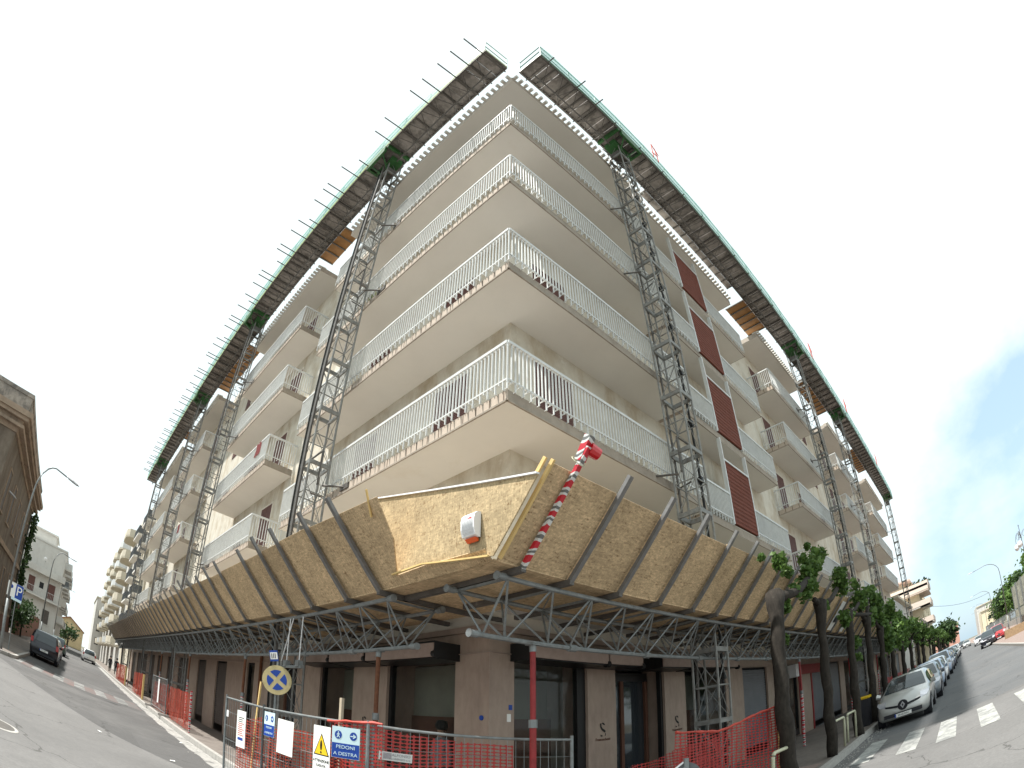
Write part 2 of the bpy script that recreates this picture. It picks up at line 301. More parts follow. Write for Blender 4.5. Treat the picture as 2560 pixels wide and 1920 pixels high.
def tag(o, label=None, cat=None, group=None, kind=None):
    if label: o['label']=label
    if cat: o['category']=cat
    if group: o['group']=group
    if kind: o['kind']=kind
    return o
def thing(name, label, cat, loc=(0,0,0), rz=0, group=None):
    o=bpy.data.objects.new(name,None); C.objects.link(o); o.location=loc; o.rotation_euler=(0,0,rz); return tag(o,label,cat,group)
def copy_tree(o, parent=None):
    c=o.copy(); C.objects.link(c); c.parent=parent
    for ch in list(o.children): copy_tree(ch,c)
    return c
def struct(o): o['kind']='structure'; return o
def text(name, body, size, m, mtx, parent=None, ext=.003, align='CENTER'):
    cu=bpy.data.curves.new(name,'FONT'); cu.body=body; cu.size=size; cu.extrude=ext; cu.align_x=align; cu.align_y='CENTER'; cu.materials.append(m)
    o=bpy.data.objects.new(name,cu); C.objects.link(o)
    bpy.context.view_layer.update()
    me=bpy.data.meshes.new_from_object(o); bpy.data.objects.remove(o); me.name=name
    if not me.materials: me.materials.append(m)
    o=bpy.data.objects.new(name,me); C.objects.link(o); 
    if parent: o.parent=parent
    o.matrix_local=mtx; return o
def frame_mtx(origin, xdir, zdir):   # text lies in plane: x along xdir, y along zdir
    x=Vector(xdir).normalized(); y=Vector(zdir); y=(y-x*y.dot(x)).normalized(); z=x.cross(y)
    m=Matrix((x,y,z)).transposed().to_4x4(); m.translation=Vector(origin); return m
GZ=-.25; SZ=-.10     # road level, pavement level
# ---------------------------------------------------------------- ground
struct(MB().poly([(-900,-900,GZ-.3),(1200,-900,GZ-.3),(1200,1200,GZ-.3),(-900,1200,GZ-.3)]).build('ground',earthm))
struct(MB().poly([(-60,-60,GZ),(8.5,-60,GZ),(8.5,0,GZ),(0,0,GZ),(0,2.5,GZ),(-3.2,3.2,GZ),(-5.4,6.9,GZ),(-9.8,15.9,GZ),(-10.2,22,GZ),(-60,22,GZ)]).build('road_junction',asphalt))
struct(MB().poly([(8.5,-11.5,GZ),(400,-11.5,GZ),(400,0,GZ),(8.5,0,GZ)]).build('road_right',asphaltR))
struct(MB().poly([(0,2.5,GZ),(0,300,GZ),(-10.2,300,GZ),(-10.2,22,GZ),(-9.8,15.9,GZ),(-5.4,6.9,GZ),(-3.2,3.2,GZ)]).build('road_left',asphaltL))
def arc(cx,cy,r,a0,a1,n=10): return [(cx+r*math.cos(R(a0+(a1-a0)*i/n)),cy+r*math.sin(R(a0+(a1-a0)*i/n))) for i in range(n+1)]
def pavement(name, out, inn_pts, m=pave):
    k=MB(); 
    z=SZ
    pts=[(x,y,z) for x,y in out]+[(x,y,z) for x,y in inn_pts]
    struct(MB().poly(pts).build(name,m))
    kb=MB()
    for (a,b) in zip(out[:-1],out[1:]):
        a=Vector((*a,0)); b=Vector((*b,0)); L_=(b-a).length; d=(b-a)/max(L_,1e-6); nseg=max(1,round(L_/1.0)); nn=Vector((d.y,-d.x,0))
        for i in range(nseg):
            p=a+d*(L_*i/nseg+.006); q=a+d*(L_*(i+1)/nseg-.006)
            c=[p,q,q+nn*.0,p+nn*.0]
            i0=p-nn*.0
            kb.poly([p+nn*.12+Vector((0,0,GZ-.05)),q+nn*.12+Vector((0,0,GZ-.05)),q-nn*.03+Vector((0,0,GZ-.05)),p-nn*.03+Vector((0,0,GZ-.05))],SZ-GZ+.056,(0,0,1))
    struct(kb.build('kerb',kerbm))
out=[(-2.5,300),(-2.5,1.0)]+arc(.3,-.8,2.8,180,270,10)[1:]+[(400,-3.6)]
pavement('pavement_main',out,[(400,3),(3,3),(3,300)])
pavement('pavement_left',[(-60,16.8),(-10.2,16.8)]+arc(-10.6,18.3,1.5,-80,0,6)+[(-9.1,300)],[(-14,300),(-14,26),(-60,26)])
pavement('pavement_right',[(400,-10.6),(24.5,-10.6)]+arc(25,-12,1.4,95,180,6)+[(23.6,-60)],[(60,-60),(60,-20),(400,-20)],pavered)
# zebra crossing on the right street
for i,y in enumerate([-4.35,-5.35,-6.2,-7.15,-8.15,-9.15,-10.1]):
    struct(MB().poly([(4.9-.12*i,y-.21,GZ+.006),(7.9-.12*i,y-.21,GZ+.006),(7.9-.12*i,y+.21,GZ+.006),(4.9-.12*i,y+.21,GZ+.006)]).build('crossing_stripe',paint))
for i in range(6):
    x=-9.2+i*1.0
    struct(MB().poly([(x,17.2,GZ+.006),(x+.5,17.0,GZ+.006),(x+.5,20.2,GZ+.006),(x,20.4,GZ+.006)]).build('crossing_stripe',fadepaint))
    struct(MB().poly([(x+.5,17.0,GZ+.006),(x+1,16.8,GZ+.006),(x+1,20.0,GZ+.006),(x+.5,20.2,GZ+.006)]).build('crossing_red_stripe',redroad))
g=MB(); n=60
for i in range(n): y0=2.0+i*1.0; g.poly([(-3.02-.10*math.sin(i*1.9)**2,y0,GZ+.006),(-2.64,y0,GZ+.006),(-2.64,y0+1.0,GZ+.006),(-3.02-.10*math.sin((i+1)*1.9)**2,y0+1.0,GZ+.006)])
struct(g.build('gutter',mat('pale_gutter',(.33,.32,.30),.9,0,.2,7,0,extra=stains((.15,.145,.14),.5,.62,2.5,(1,1,1),.9))))
False and struct(MB().poly([(9,-7.2,GZ+.006),(160,-7.2,GZ+.006),(160,-7.08,GZ+.006),(9,-7.08,GZ+.006)]).build('centre_line',paint))
# tactile / red strip of pavement near the crossing
struct(MB().poly([(2.9,-3.45,SZ+.005),(5.4,-3.45,SZ+.005),(5.4,-2.0,SZ+.005),(2.9,-2.0,SZ+.005)]).build('pavement_patch',pavered))
# ---------------------------------------------------------------- main building
H=3.14
def zb(k): return 6.74+H*(k-1)          # slab underside of balcony k
bld=thing('apartment_building','five storey cream corner apartment block with wraparound balconies under repair','building')
wl=MB(); wl.box(0,14,0,49.4,3.6,19.4); wl.box(5.8,56.5,.38,14,3.6,19.4); wl.box(1.2,14,1.3,49.4,-.3,3.6); wl.box(5,56.5,1.3,14,-.3,3.6)
wl.build('wall',wallp,bld)
LC=[(-1.13,8.2),(11.2,18.2),(26.2,33.4),(36.4,46.5)]     # balcony columns on the left street (X=-1.13)
RC=[(5.95,13.5),(17.0,23.4),(30.3,37.0),(44.6,55.4)]     # on the right street (Y=-.82)
def rail_seg(mb, a, b, zt, zl, out, step=.095, first=True):
    a=Vector(a); b=Vector(b); d=b-a; Ln=d.length; d.normalize(); o=Vector(out)
    mb.bar(a+Vector((0,0,zt-.03)),b+Vector((0,0,zt-.03)),.055,.06)
    mb.bar(a+Vector((0,0,zl+.16)),b+Vector((0,0,zl+.16)),.03,.03)
    n=max(2,round(Ln/step))
    for i in range(n+1):
        p=a+d*(Ln*i/n); lo=zl-.035 if i%2==0 else zl+.10
        mb.bar(p+Vector((0,0,lo)),p+Vector((0,0,zt-.05)),.028,.018,up=tuple(d))
        if i%2==0: mb.bar(p+Vector((0,0,lo+.01)),p-o*.055+Vector((0,0,lo+.01)),.014,.014)
        else:
            mb.bar(p+Vector((0,0,lo+.01)),p-o*.09+Vector((0,0,lo+.01)),.014,.014)
def slab(name,pts,z0,z1,m): return MB().poly([(x,y,z0) for x,y in pts],z1-z0,(0,0,1)).build(name,m,bld)
def balcony(pts_slab, rails, k, lab=None):
    z=zb(k); z0=z; 
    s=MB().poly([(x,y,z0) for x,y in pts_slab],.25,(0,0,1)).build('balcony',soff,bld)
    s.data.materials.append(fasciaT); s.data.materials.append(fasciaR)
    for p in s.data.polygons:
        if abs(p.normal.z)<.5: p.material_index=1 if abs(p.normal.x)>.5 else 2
    rb=MB(); grp=[]
    for q,(a,b,o) in enumerate(rails):
        if q and (Vector(rails[q-1][1])-Vector(a)).length>.3 and (Vector(rails[0][0])-Vector(a)).length>.3 and (Vector(rails[0][1])-Vector(a)).length>.3 and len(rails)<4 and min((Vector(r[0])-Vector(b)).length for r in rails[:q])>.3: rb.raw('railing',whitem,s); rb=MB()
        rail_seg(rb,(*a,0),(*b,0),z+1.24,z+.25,(*o,0))
    rb.raw('railing',whitem,s)
    dr=[]
    for a,b,o in rails:
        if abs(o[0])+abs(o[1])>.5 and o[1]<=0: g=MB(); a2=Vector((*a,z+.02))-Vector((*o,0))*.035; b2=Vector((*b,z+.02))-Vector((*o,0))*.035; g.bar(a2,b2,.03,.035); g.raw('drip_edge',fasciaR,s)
    return s
e=.05
for k in range(0,5):
    z=zb(k)
    # corner balcony
    pts=[(-1.13,-1.10),(5.8,-1.10),(5.8,.3),(.3,.3),(.3,8.2),(-1.13,8.2)]
    rails=[((-1.13-e,8.2+e),(-1.13-e,-1.10-e),(-1,0)),((-1.13-e,-1.10-e),(5.8+e,-1.10-e),(0,-1)),((-1.13-e,8.2+e),(0,8.2+e),(0,1)),((5.8+e,-1.10-e),(5.8+e,-.82),(1,0))]
    if k==0: MB().poly([(x,y,3.6) for x,y in pts],.25,(0,0,1)).build('balcony',soff,bld); continue
    balcony(pts,rails,k)
    for y0,y1 in LC[1:]:
        balcony([(-1.13,y0),(.1,y0),(.1,y1),(-1.13,y1)],[((-1.13-e,y1+e),(-1.13-e,y0-e),(-1,0)),((-1.13-e,y0-e),(0,y0-e),(0,-1)),((-1.13-e,y1+e),(0,y1+e),(0,1))],k)
    for i,(x0,x1) in enumerate(RC):
        ya=-.82-e
        if i==0: rl=[((x0,ya),(8.05,ya),(0,-1)),((10.1,ya),(x1+e,ya),(0,-1)),((x1+e,ya),(x1+e,.38),(1,0))]
        else: rl=[((x0-e,ya),(x1+e,ya),(0,-1)),((x0-e,ya),(x0-e,.38),(-1,0)),((x1+e,ya),(x1+e,.38),(1,0))]
        s=balcony([(x0,-.82),(x1,-.82),(x1,.5),(x0,.5)],rl,k)
        if i==0:
            # terracotta brise-soleil with white frame, and party fins
            g=MB(); n=14
            for j in range(n):
                zz=z+.34+j*(2.02/n); g.bar((8.13,-.85,zz),(10.02,-.85,zz),.05,.07)
            g.raw('screen',screenred,s); g=MB(); g.box(8.13,10.02,-.80,-.79,z+.3,z+2.36); g.build('screen_back',mat('screen_dark',(.04,.018,.015),.8,0,0),s); g=MB()
            nn=30
            for j in range(nn+1): g.box(8.13+1.89*j/nn-.006,8.13+1.89*j/nn+.006,-.885,-.8,z+.3,z+2.36)
            g.build('screen',screenred,s)
            f=MB(); f.box(8.06,8.12,-.9,-.78,z+.25,z+H); f.box(10.03,10.09,-.9,-.78,z+.25,z+H); f.box(8.12,10.03,-.9,-.78,z+2.36,z+2.42); f.build('screen_frame',whitem,s)
def eave(pts):
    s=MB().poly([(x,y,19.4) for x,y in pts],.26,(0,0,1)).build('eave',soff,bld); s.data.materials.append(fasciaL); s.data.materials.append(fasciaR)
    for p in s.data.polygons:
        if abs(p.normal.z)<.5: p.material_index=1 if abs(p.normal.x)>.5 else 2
    return s
tilem=mat('pale_roof_tile',(.62,.60,.55),.8,0,.15,5)
def tiles(par,a,b,out):
    a=Vector(a); b=Vector(b); d=(b-a); n=max(1,round(d.length/.24)); o=Vector(out); m=MB()
    for i in range(n):
        p=a+d*((i+.5)/n); m.tube(p-o*.25+Vector((0,0,.10)),p+o*.14+Vector((0,0,.05)),.06,7,.07)
    m.build('roof_tiles',tilem,par,smooth=False)
s=eave([(-1.2,-1.2),(5.95,-1.2),(5.95,.6),(.6,.6),(.6,8.27),(-1.2,8.27)])
tiles(s,(-1.2,8.2,19.66),(-1.2,-1.2,19.66),(-1,0,0)); tiles(s,(-1.2,-1.2,19.66),(5.95,-1.2,19.66),(0,-1,0))
for y0,y1 in ((10.9,18.6),(25.3,33.6),(35.6,46.8)):
    s=eave([(-1.15,y0),(.6,y0),(.6,y1),(-1.15,y1)]); tiles(s,(-1.15,y1,19.66),(-1.15,y0,19.66),(-1,0,0))
for x0,x1,yy in ((6.0,13.7,-.9),(16.85,23.6,-.9),(30.0,37.2,-.9),(44.4,55.6,-.9)):
    s=eave([(x0,yy),(x1,yy),(x1,.9),(x0,.9)]); tiles(s,(x0,yy,19.66),(x1,yy,19.66),(0,-1,0))
# parapet set back
s=MB(); s.box(-.1,.15,8.27,10.9,19.4,19.9); s.box(-.1,.15,18.6,25.3,19.4,19.9); s.box(-.1,.15,33.6,35.6,19.4,19.9); s.box(13.7,16.85,.25,.5,19.4,19.9); s.box(23.6,30,.25,.5,19.4,19.9); s.box(37.2,44.4,.25,.5,19.4,19.9); s.box(-.0,14,.0,49.4,19.66,19.9)
s.build('parapet',plaster,bld)
# balcony doors and windows
def opening(side, c, wd, z0, z1, m, plane, glassy=False):
    f=MB(); q=MB(); t=.05
    if side=='L':
        f.box(plane-.05,plane+.04,c-wd/2-t,c-wd/2,z0,z1+t); f.box(plane-.05,plane+.04,c+wd/2,c+wd/2+t,z0,z1+t); f.box(plane-.05,plane+.04,c-wd/2,c+wd/2,z1,z1+t)
        n=round((z1-z0)/.05)
        for i in range(n): q.box(plane-.035,plane-.012,c-wd/2,c-.01,z0+(z1-z0)*i/n,z0+(z1-z0)*(i+.8)/n); q.box(plane-.035,plane-.012,c+.01,c+wd/2,z0+(z1-z0)*i/n,z0+(z1-z0)*(i+.8)/n)
        q.box(plane-.014,plane+.02,c-wd/2,c+wd/2,z0,z1)
    else:
        f.box(c-wd/2-t,c-wd/2,plane-.05,plane+.04,z0,z1+t); f.box(c+wd/2,c+wd/2+t,plane-.05,plane+.04,z0,z1+t); f.box(c-wd/2,c+wd/2,plane-.05,plane+.04,z1,z1+t)
        n=round((z1-z0)/.05)
        for i in range(n): q.box(c-wd/2,c-.01,plane-.035,plane-.012,z0+(z1-z0)*i/n,z0+(z1-z0)*(i+.8)/n); q.box(c+.01,c+wd/2,plane-.035,plane-.012,z0+(z1-z0)*i/n,z0+(z1-z0)*(i+.8)/n)
        q.box(c-wd/2,c+wd/2,plane-.014,plane+.02,z0,z1)
    o=f.build('window' if z0%H and wd<1.2 and z1-z0<1.8 else 'balcony_door',plaster,bld); q.build('shutter',m,o)
for k in range(0,5):
    zf=zb(k)+.25
    for y in (1.85,5.6,13.2,16.6,21.0,27.4,31.6,38.2,43.0):
        wdo=1.2
        if k==0 and y<10: continue
        if y==21.0: opening('L',y,.9,zf+.9,zf+2.2,shutbrown,0)
        else: opening('L',y,wdo,zf,zf+2.2,shutbrown,0)
    for x in (1.3,): 
        if k: opening('R',x,1.2,zf,zf+2.2,shutbrown,0)
    for x in (6.9,11.7,18.3,21.8,26.5,31.5,35.5,40.5,46,51):
        if x in (26.5,40.5): opening('R',x,1.0,zf+.9,zf+2.2,shutbrown,.38)
        elif k: opening('R',x,1.2,zf,zf+2.2,shutbrown if x!=21.8 else interior2,.38)
# ground floor: piers and openings; left plane X=-.4, right plane Y=0
def gpiers(side, spans):
    for a,b in spans:
        m=MB()
        if side=='L': m.box(-.4,.31,a,b,-.12,2.88)
        else: m.box(a,b,0,.6,-.12,2.88)
        m.build('pier',travert,bld)
gpiers('R',[(2.04,2.93),(4.84,5.83),(8.22,9.5),(11.65,12.3),(15.2,17.3),(19.6,20.8),(23,24.2),(26.6,28),(31,32.2),(35,36.4),(39.5,41),(44,45.5),(48.5,50),(53,56.5)])
gpiers('L',[(2.93,4.28),(5.96,7.4),(9.3,10.93),(11.73,14.23),(15.77,17.57),(19.13,21.4),(24,25.2),(27.6,29.4),(31.6,33),(35.4,37),(39.6,41),(43.4,45),(47.4,49.4)])
MB().poly([(-.4,0,-.12),(.14,0,-.12),(.14,.6,-.12),(.31,.6,-.12),(.31,.83,-.12),(-.4,.83,-.12)],3.0,(0,0,1)).build('pier',travert,bld)
m=MB(); m.poly([(-.4,0,2.88),(56.5,0,2.88),(56.5,.6,2.88),(.31,.6,2.88),(.31,49.4,2.88),(-.4,49.4,2.88)],.40,(0,0,1)); m.build('lintel',travert,bld)
m=MB(); m.poly([(-.43,-.03,2.90),(56.5,-.03,2.90),(56.5,.02,2.90),(-.38,.02,2.90),(-.38,49.4,2.90),(-.43,49.4,2.90)],.012,(0,0,1)); m.poly([(-.48,-.08,3.27),(56.5,-.08,3.27),(56.5,.6,3.27),(.31,.6,3.27),(.31,49.4,3.27),(-.48,49.4,3.27)],.10,(0,0,1)); m.build('cornice',travband,bld)
m=MB(); m.poly([(-.4,0,3.37),(56.5,0,3.37),(56.5,.6,3.37),(.31,.6,3.37),(.31,49.4,3.37),(-.4,49.4,3.37)],.24,(0,0,1)); m.build('ledge_soffit',plaster,bld)
# upper ledge of the first floor along both streets (behind the canopy)
MB().box(-.95,0,8.3,49.4,3.61,3.84).build('ledge',soff,bld); MB().box(5.9,56.5,-.7,.3,3.61,3.84).build('ledge',soff,bld)
def shopwin(side,a,b,kind):
    fr=MB(); gl=MB(); t=.06
    def bx(mb,u0,u1,d0,d1,z0,z1):
        if side=='L': mb.box(-.4+d0,-.4+d1,u0,u1,z0,z1)
        else: mb.box(u0,u1,d0,d1,z0,z1)
    bx(fr,a,a+t,.06,.16,-.05,2.88); bx(fr,b-t*(4 if kind=='glassR' else 1.5),b,.06,.16,-.05,2.88); bx(fr,a+t,b-t,.06,.16,2.80,2.88); bx(fr,a+t,b-t,.06,.16,-.05,.22)
    if kind=='door':
        bx(fr,a+t,b-t,.42,.5,2.6,2.8)
    o=fr.build('shop_window',blackp,bld)
    if kind.startswith('glass'):
        bx(gl,a+t,b-t*1.5,.10,.115,.22,2.80); gl.build('glass',glass,o)
        q=MB(); bx(q,a-.1,b+.1,.615,.635,-.1,1.8) if side=='L' else bx(q,a-.1,b+.1,1.0,1.02,-.1,1.8); q.build('display_panel',interior2,o)
        q=MB(); bx(q,a-.1,b+.1,.66,.68,-.1,2.85) if side=='L' else bx(q,a-.1,b+.1,1.1,1.12,-.1,2.85); q.build('back_panel',interior,o)
    elif kind=='shutter' or kind=='shutterg':
        n=34
        for i in range(n):
            z0=-.1+2.95*i/n; bx(gl,a+t,b-t,.06,.09,z0+.012,z0+2.95/n-.006)
        bx(gl,a+t,b-t,.09,.10,-.1,2.85)
        gl.build('roller_shutter',shutgrey if kind=='shutterg' else shutwood,o)
    elif kind=='door':
        q=MB(); bx(q,a+.75,a+.86,.4,.5,-.1,2.6); bx(q,a+.1,a+.18,.4,.5,-.1,2.6); bx(q,b-.2,b-.1,.4,.5,-.1,2.6); q.build('door_frame',interior2,o)
        q=MB(); bx(q,a+.18,a+.75,.44,.45,-.1,2.6); bx(q,a+.86,b-.2,.46,.47,-.1,2.6); q.build('door_glass',glassd,o)
shopwin('R',.14,2.04,'glassR'); shopwin('R',2.93,4.84,'door'); shopwin('R',5.83,8.22,'glassR'); shopwin('R',9.5,11.65,'shutterg'); shopwin('R',12.3,15.2,'glass'); shopwin('R',17.3,19.6,'shutterg')
for a,b in ((20.8,23),(24.2,26.6),(28,31),(32.2,35),(36.4,39.5),(41,44),(45.5,48.5),(50,53)): shopwin('R',a,b,'shutterg' if int(a)%3 else 'glass')
shopwin('L',.83,2.93,'glassL'); shopwin('L',4.28,5.96,'glass'); shopwin('L',7.4,9.3,'door'); shopwin('L',10.93,11.73,'glass'); shopwin('L',14.23,15.77,'shutter'); shopwin('L',17.57,19.13,'shutter')
for a,b in ((21.4,24),(25.2,27.6),(29.4,31.6),(33,35.4),(37,39.6),(41,43.4),(45,47.4)): shopwin('L',a,b,'shutter' if int(a)%2 else 'glass')
# awning boxes
awnf=mat('awning_fascia',(.33,.25,.21),.7,0,.12,6)
def awning(side,a,b):
    m=MB(); f=MB(); h=MB()
    if side=='L': m.box(-.94,-.4,a,b,2.78,3.08); f.box(-.97,-.94,a-.0,b,2.80,3.04); h.tube((-.92,a-.06,2.85),(-.92,a+.03,2.85),.07,10)
    else: m.box(a,b,-.54,0,2.78,3.08); f.box(a,b,-.57,-.54,2.80,3.04); h.tube((b-.03,-.52,2.80),(b+.06,-.52,2.80),.07,10)
    o=m.build('awning_box',blackp,bld); f.build('fascia',awnf,o); h.build('roller_end',ink,o)
awning('L',.72,2.85); awning('L',2.95,4.4); awning('L',4.5,6.2); awning('R',.05,1.95); awning('R',2.0,3.1); awning('R',3.9,5.2); awning('R',5.4,7.9)
# small plates and shop lettering on the piers
def logo(parent_name, org, xd, w_=.5, left=False):
    x=Vector(xd)
    def P(u,v): return Vector(org)+x*u+Vector((0,0,v))
    nrm=x.cross(Vector((0,0,1)))
    g=MB()
    # S shape made of two slanted strokes and two serifs
    def stroke(pts,ws):
        L_=[];R_=[]
        for i,(u,v) in enumerate(pts):
            a=Vector(pts[max(i-1,0)]); b=Vector(pts[min(i+1,len(pts)-1)]); d=(b-a).normalized(); n=Vector((-d.y,d.x))*ws[i]
            L_.append((u+n.x,v+n.y)); R_.append((u-n.x,v-n.y))
        pl=L_+R_[::-1]
        g.poly([P(u,v) for u,v in pl],.006,nrm)
    stroke([(-.07,.15),(-.065,.08),(-.03,.03),(.03,-.005),(.07,-.03)],[.016,.018,.02,.024,.02])
    stroke([(-.02,.155),(.02,.14),(.055,.115)],[.012,.02,.008])
    stroke([(-.07,-.09),(-.06,-.115),(-.01,-.115)],[.008,.014,.006]); stroke([(.07,-.06),(.078,-.09),(.06,-.12)],[.004,.008,.004])
    o=g.build('logo',ink,bld)
    text('shop_name','Franceschetti',.085,interior2,frame_mtx(P(0,-.19)+nrm*.002,x,(0,0,1)),bld)
logo('l',(2.48,-.006,1.50),(1,0,0)); logo('l',(5.35,-.006,1.50),(1,0,0)); logo('l',(-.406,3.72,1.50),(0,-1,0))
MB().box(.02,.09,-.012,-.0015,1.93,2.02).build('plate',blue,bld); MB().box(-.02,.06,-.01,-.0015,1.72,1.86).build('plate',paper,bld)
MB().tube((-.415,.16,1.78),(-.4015,.16,1.78),.045,12).build('plate',blue,bld)
dr=MB(); dr.tube((-.45,10.2,-.1),(-.45,10.2,3.2),.05,8); dr.build('downpipe',rust,bld)
m=MB(); m.box(13.9,14.6,-.35,-.0,2.35,2.85); m.build('air_conditioner',white,bld)
m=MB(); m.box(15.3,19.8,-.1,-.002,2.45,2.86); m.build('red_fascia',redpaint,bld)
m=MB(); m.box(15.25,15.4,-.04,-.002,-.1,2.45); m.box(17.1,17.25,-.04,-.002,-.1,2.45); m.build('red_jamb',redpaint,bld)
# ---------------------------------------------------------------- mast climbers
def mast(label, cx, cy, ztop, side, gcol):
    t=thing('scaffold_mast',label,'mast',(cx,cy,SZ),0,'lattice masts of the climbing work platforms')
    h=.27; fr=MB(); br=MB(); zt=ztop-SZ
    cs=[(-h,-h),(h,-h),(h,h),(-h,h)]
    for x,y in cs: fr.tube((x,y,0),(x,y,zt),.028,6)
    n=int(zt/.75)
    for i in range(n+1):
        z=i*zt/n
        for j in range(4):
            a=cs[j]; b=cs[(j+1)%4]
            br.bar((*a,z),(*b,z),.05 if i%2==0 else .02,.10 if i%2==0 else .025)
            if i<n:
                z2=(i+1)*zt/n; p,q=(a,b) if (i+j)%2 else (b,a)
                br.tube((*p,z),(*q,z2),.009,5,cap=False)
                if (i+j)%3==0: br.tube((*q,z),(*p,z2),.007,5,cap=False)
        
    fr.build('frame',maststeel,t); br.build('bracing',maststeel,t)
    rk=MB(); rk.box(-.03,.03,h+.03,h+.06,0,zt) if side=='R' else rk.box(-h-.08,-h-.03,-.05,.05,0,zt); rk.build('rack',darksteel,t)
    cb=MB()
    if side=='R': 
        cb.tube((h+.07,-.1,1),(h+.07,-.1,zt),.032,6)
        for i in range(int(zt/1.5)): cb.box(h+.02,h+.12,-.16,-.04,.9+i*1.5,1.05+i*1.5)
    else: cb.tube((-h-.05,h-.03,1),(-h-.05,h-.03,zt),.02,6)
    cb.build('cable',ink,t)
    for z in (6.9,13.2,16.3):
        tie=MB()
        if side=='L':
            zz=z-SZ; tie.tube((.1,-h-.1,zz),(.55,-.75,zz+.02),.025,6); tie.tube((.1,h,zz),(.55,.3,zz+.02),.02,6); tie.tube((0,-h-.05,zz),(0,-h-.05,zz+.9),.02,6); tie.tube((0,-h,zz+.9),(0,h,zz+.9),.02,6)
            tie.box(.50,.53,-.95,-.55,zz-.06,zz+.08)
        else:
            zz=z-SZ; tie.tube((-h-.05,.1,zz),(-.6,.55,zz+.02),.025,6); tie.tube((h,.1,zz),(.4,.6,zz),.02,6); tie.tube((-h-.08,0,zz),(-h-.08,0,zz+.9),.02,6); tie.tube((-h,0,zz+.9),(h,0,zz+.9),.02,6)
            tie.box(-.8,-.4,.53,.56,zz-.06,zz+.08)
        tie.build('wall_tie',darksteel,t)
    bs=MB(); bs.box(-.5,.5,-.5,.5,-.0,.12); bs.box(-.42,.42,-.06,.06,.12,.2); bs.build('base',darksteel,t)
    return t
for lab,y in (('rusty lattice mast nearest the corner on the left street side',5.0),('lattice mast beside the second stack of balconies on the left street',17.5),('lattice mast in front of the third stack of balconies on the left street',28.0),('farthest lattice mast on the left street, at the end of the platform',42.6)): mast(lab,-1.66,y,20.3,'L',1)
for lab,x in (('lattice mast with thick black cable nearest the corner on the right street side',3.95),('lattice mast beside the shallow balconies past the red screens',20.9),('middle lattice mast of the right street between far balconies',30.9),('slim lattice mast standing against the sky at the far end of the right facade',55.2)): mast(lab,x,-1.62,20.3,'R',1)
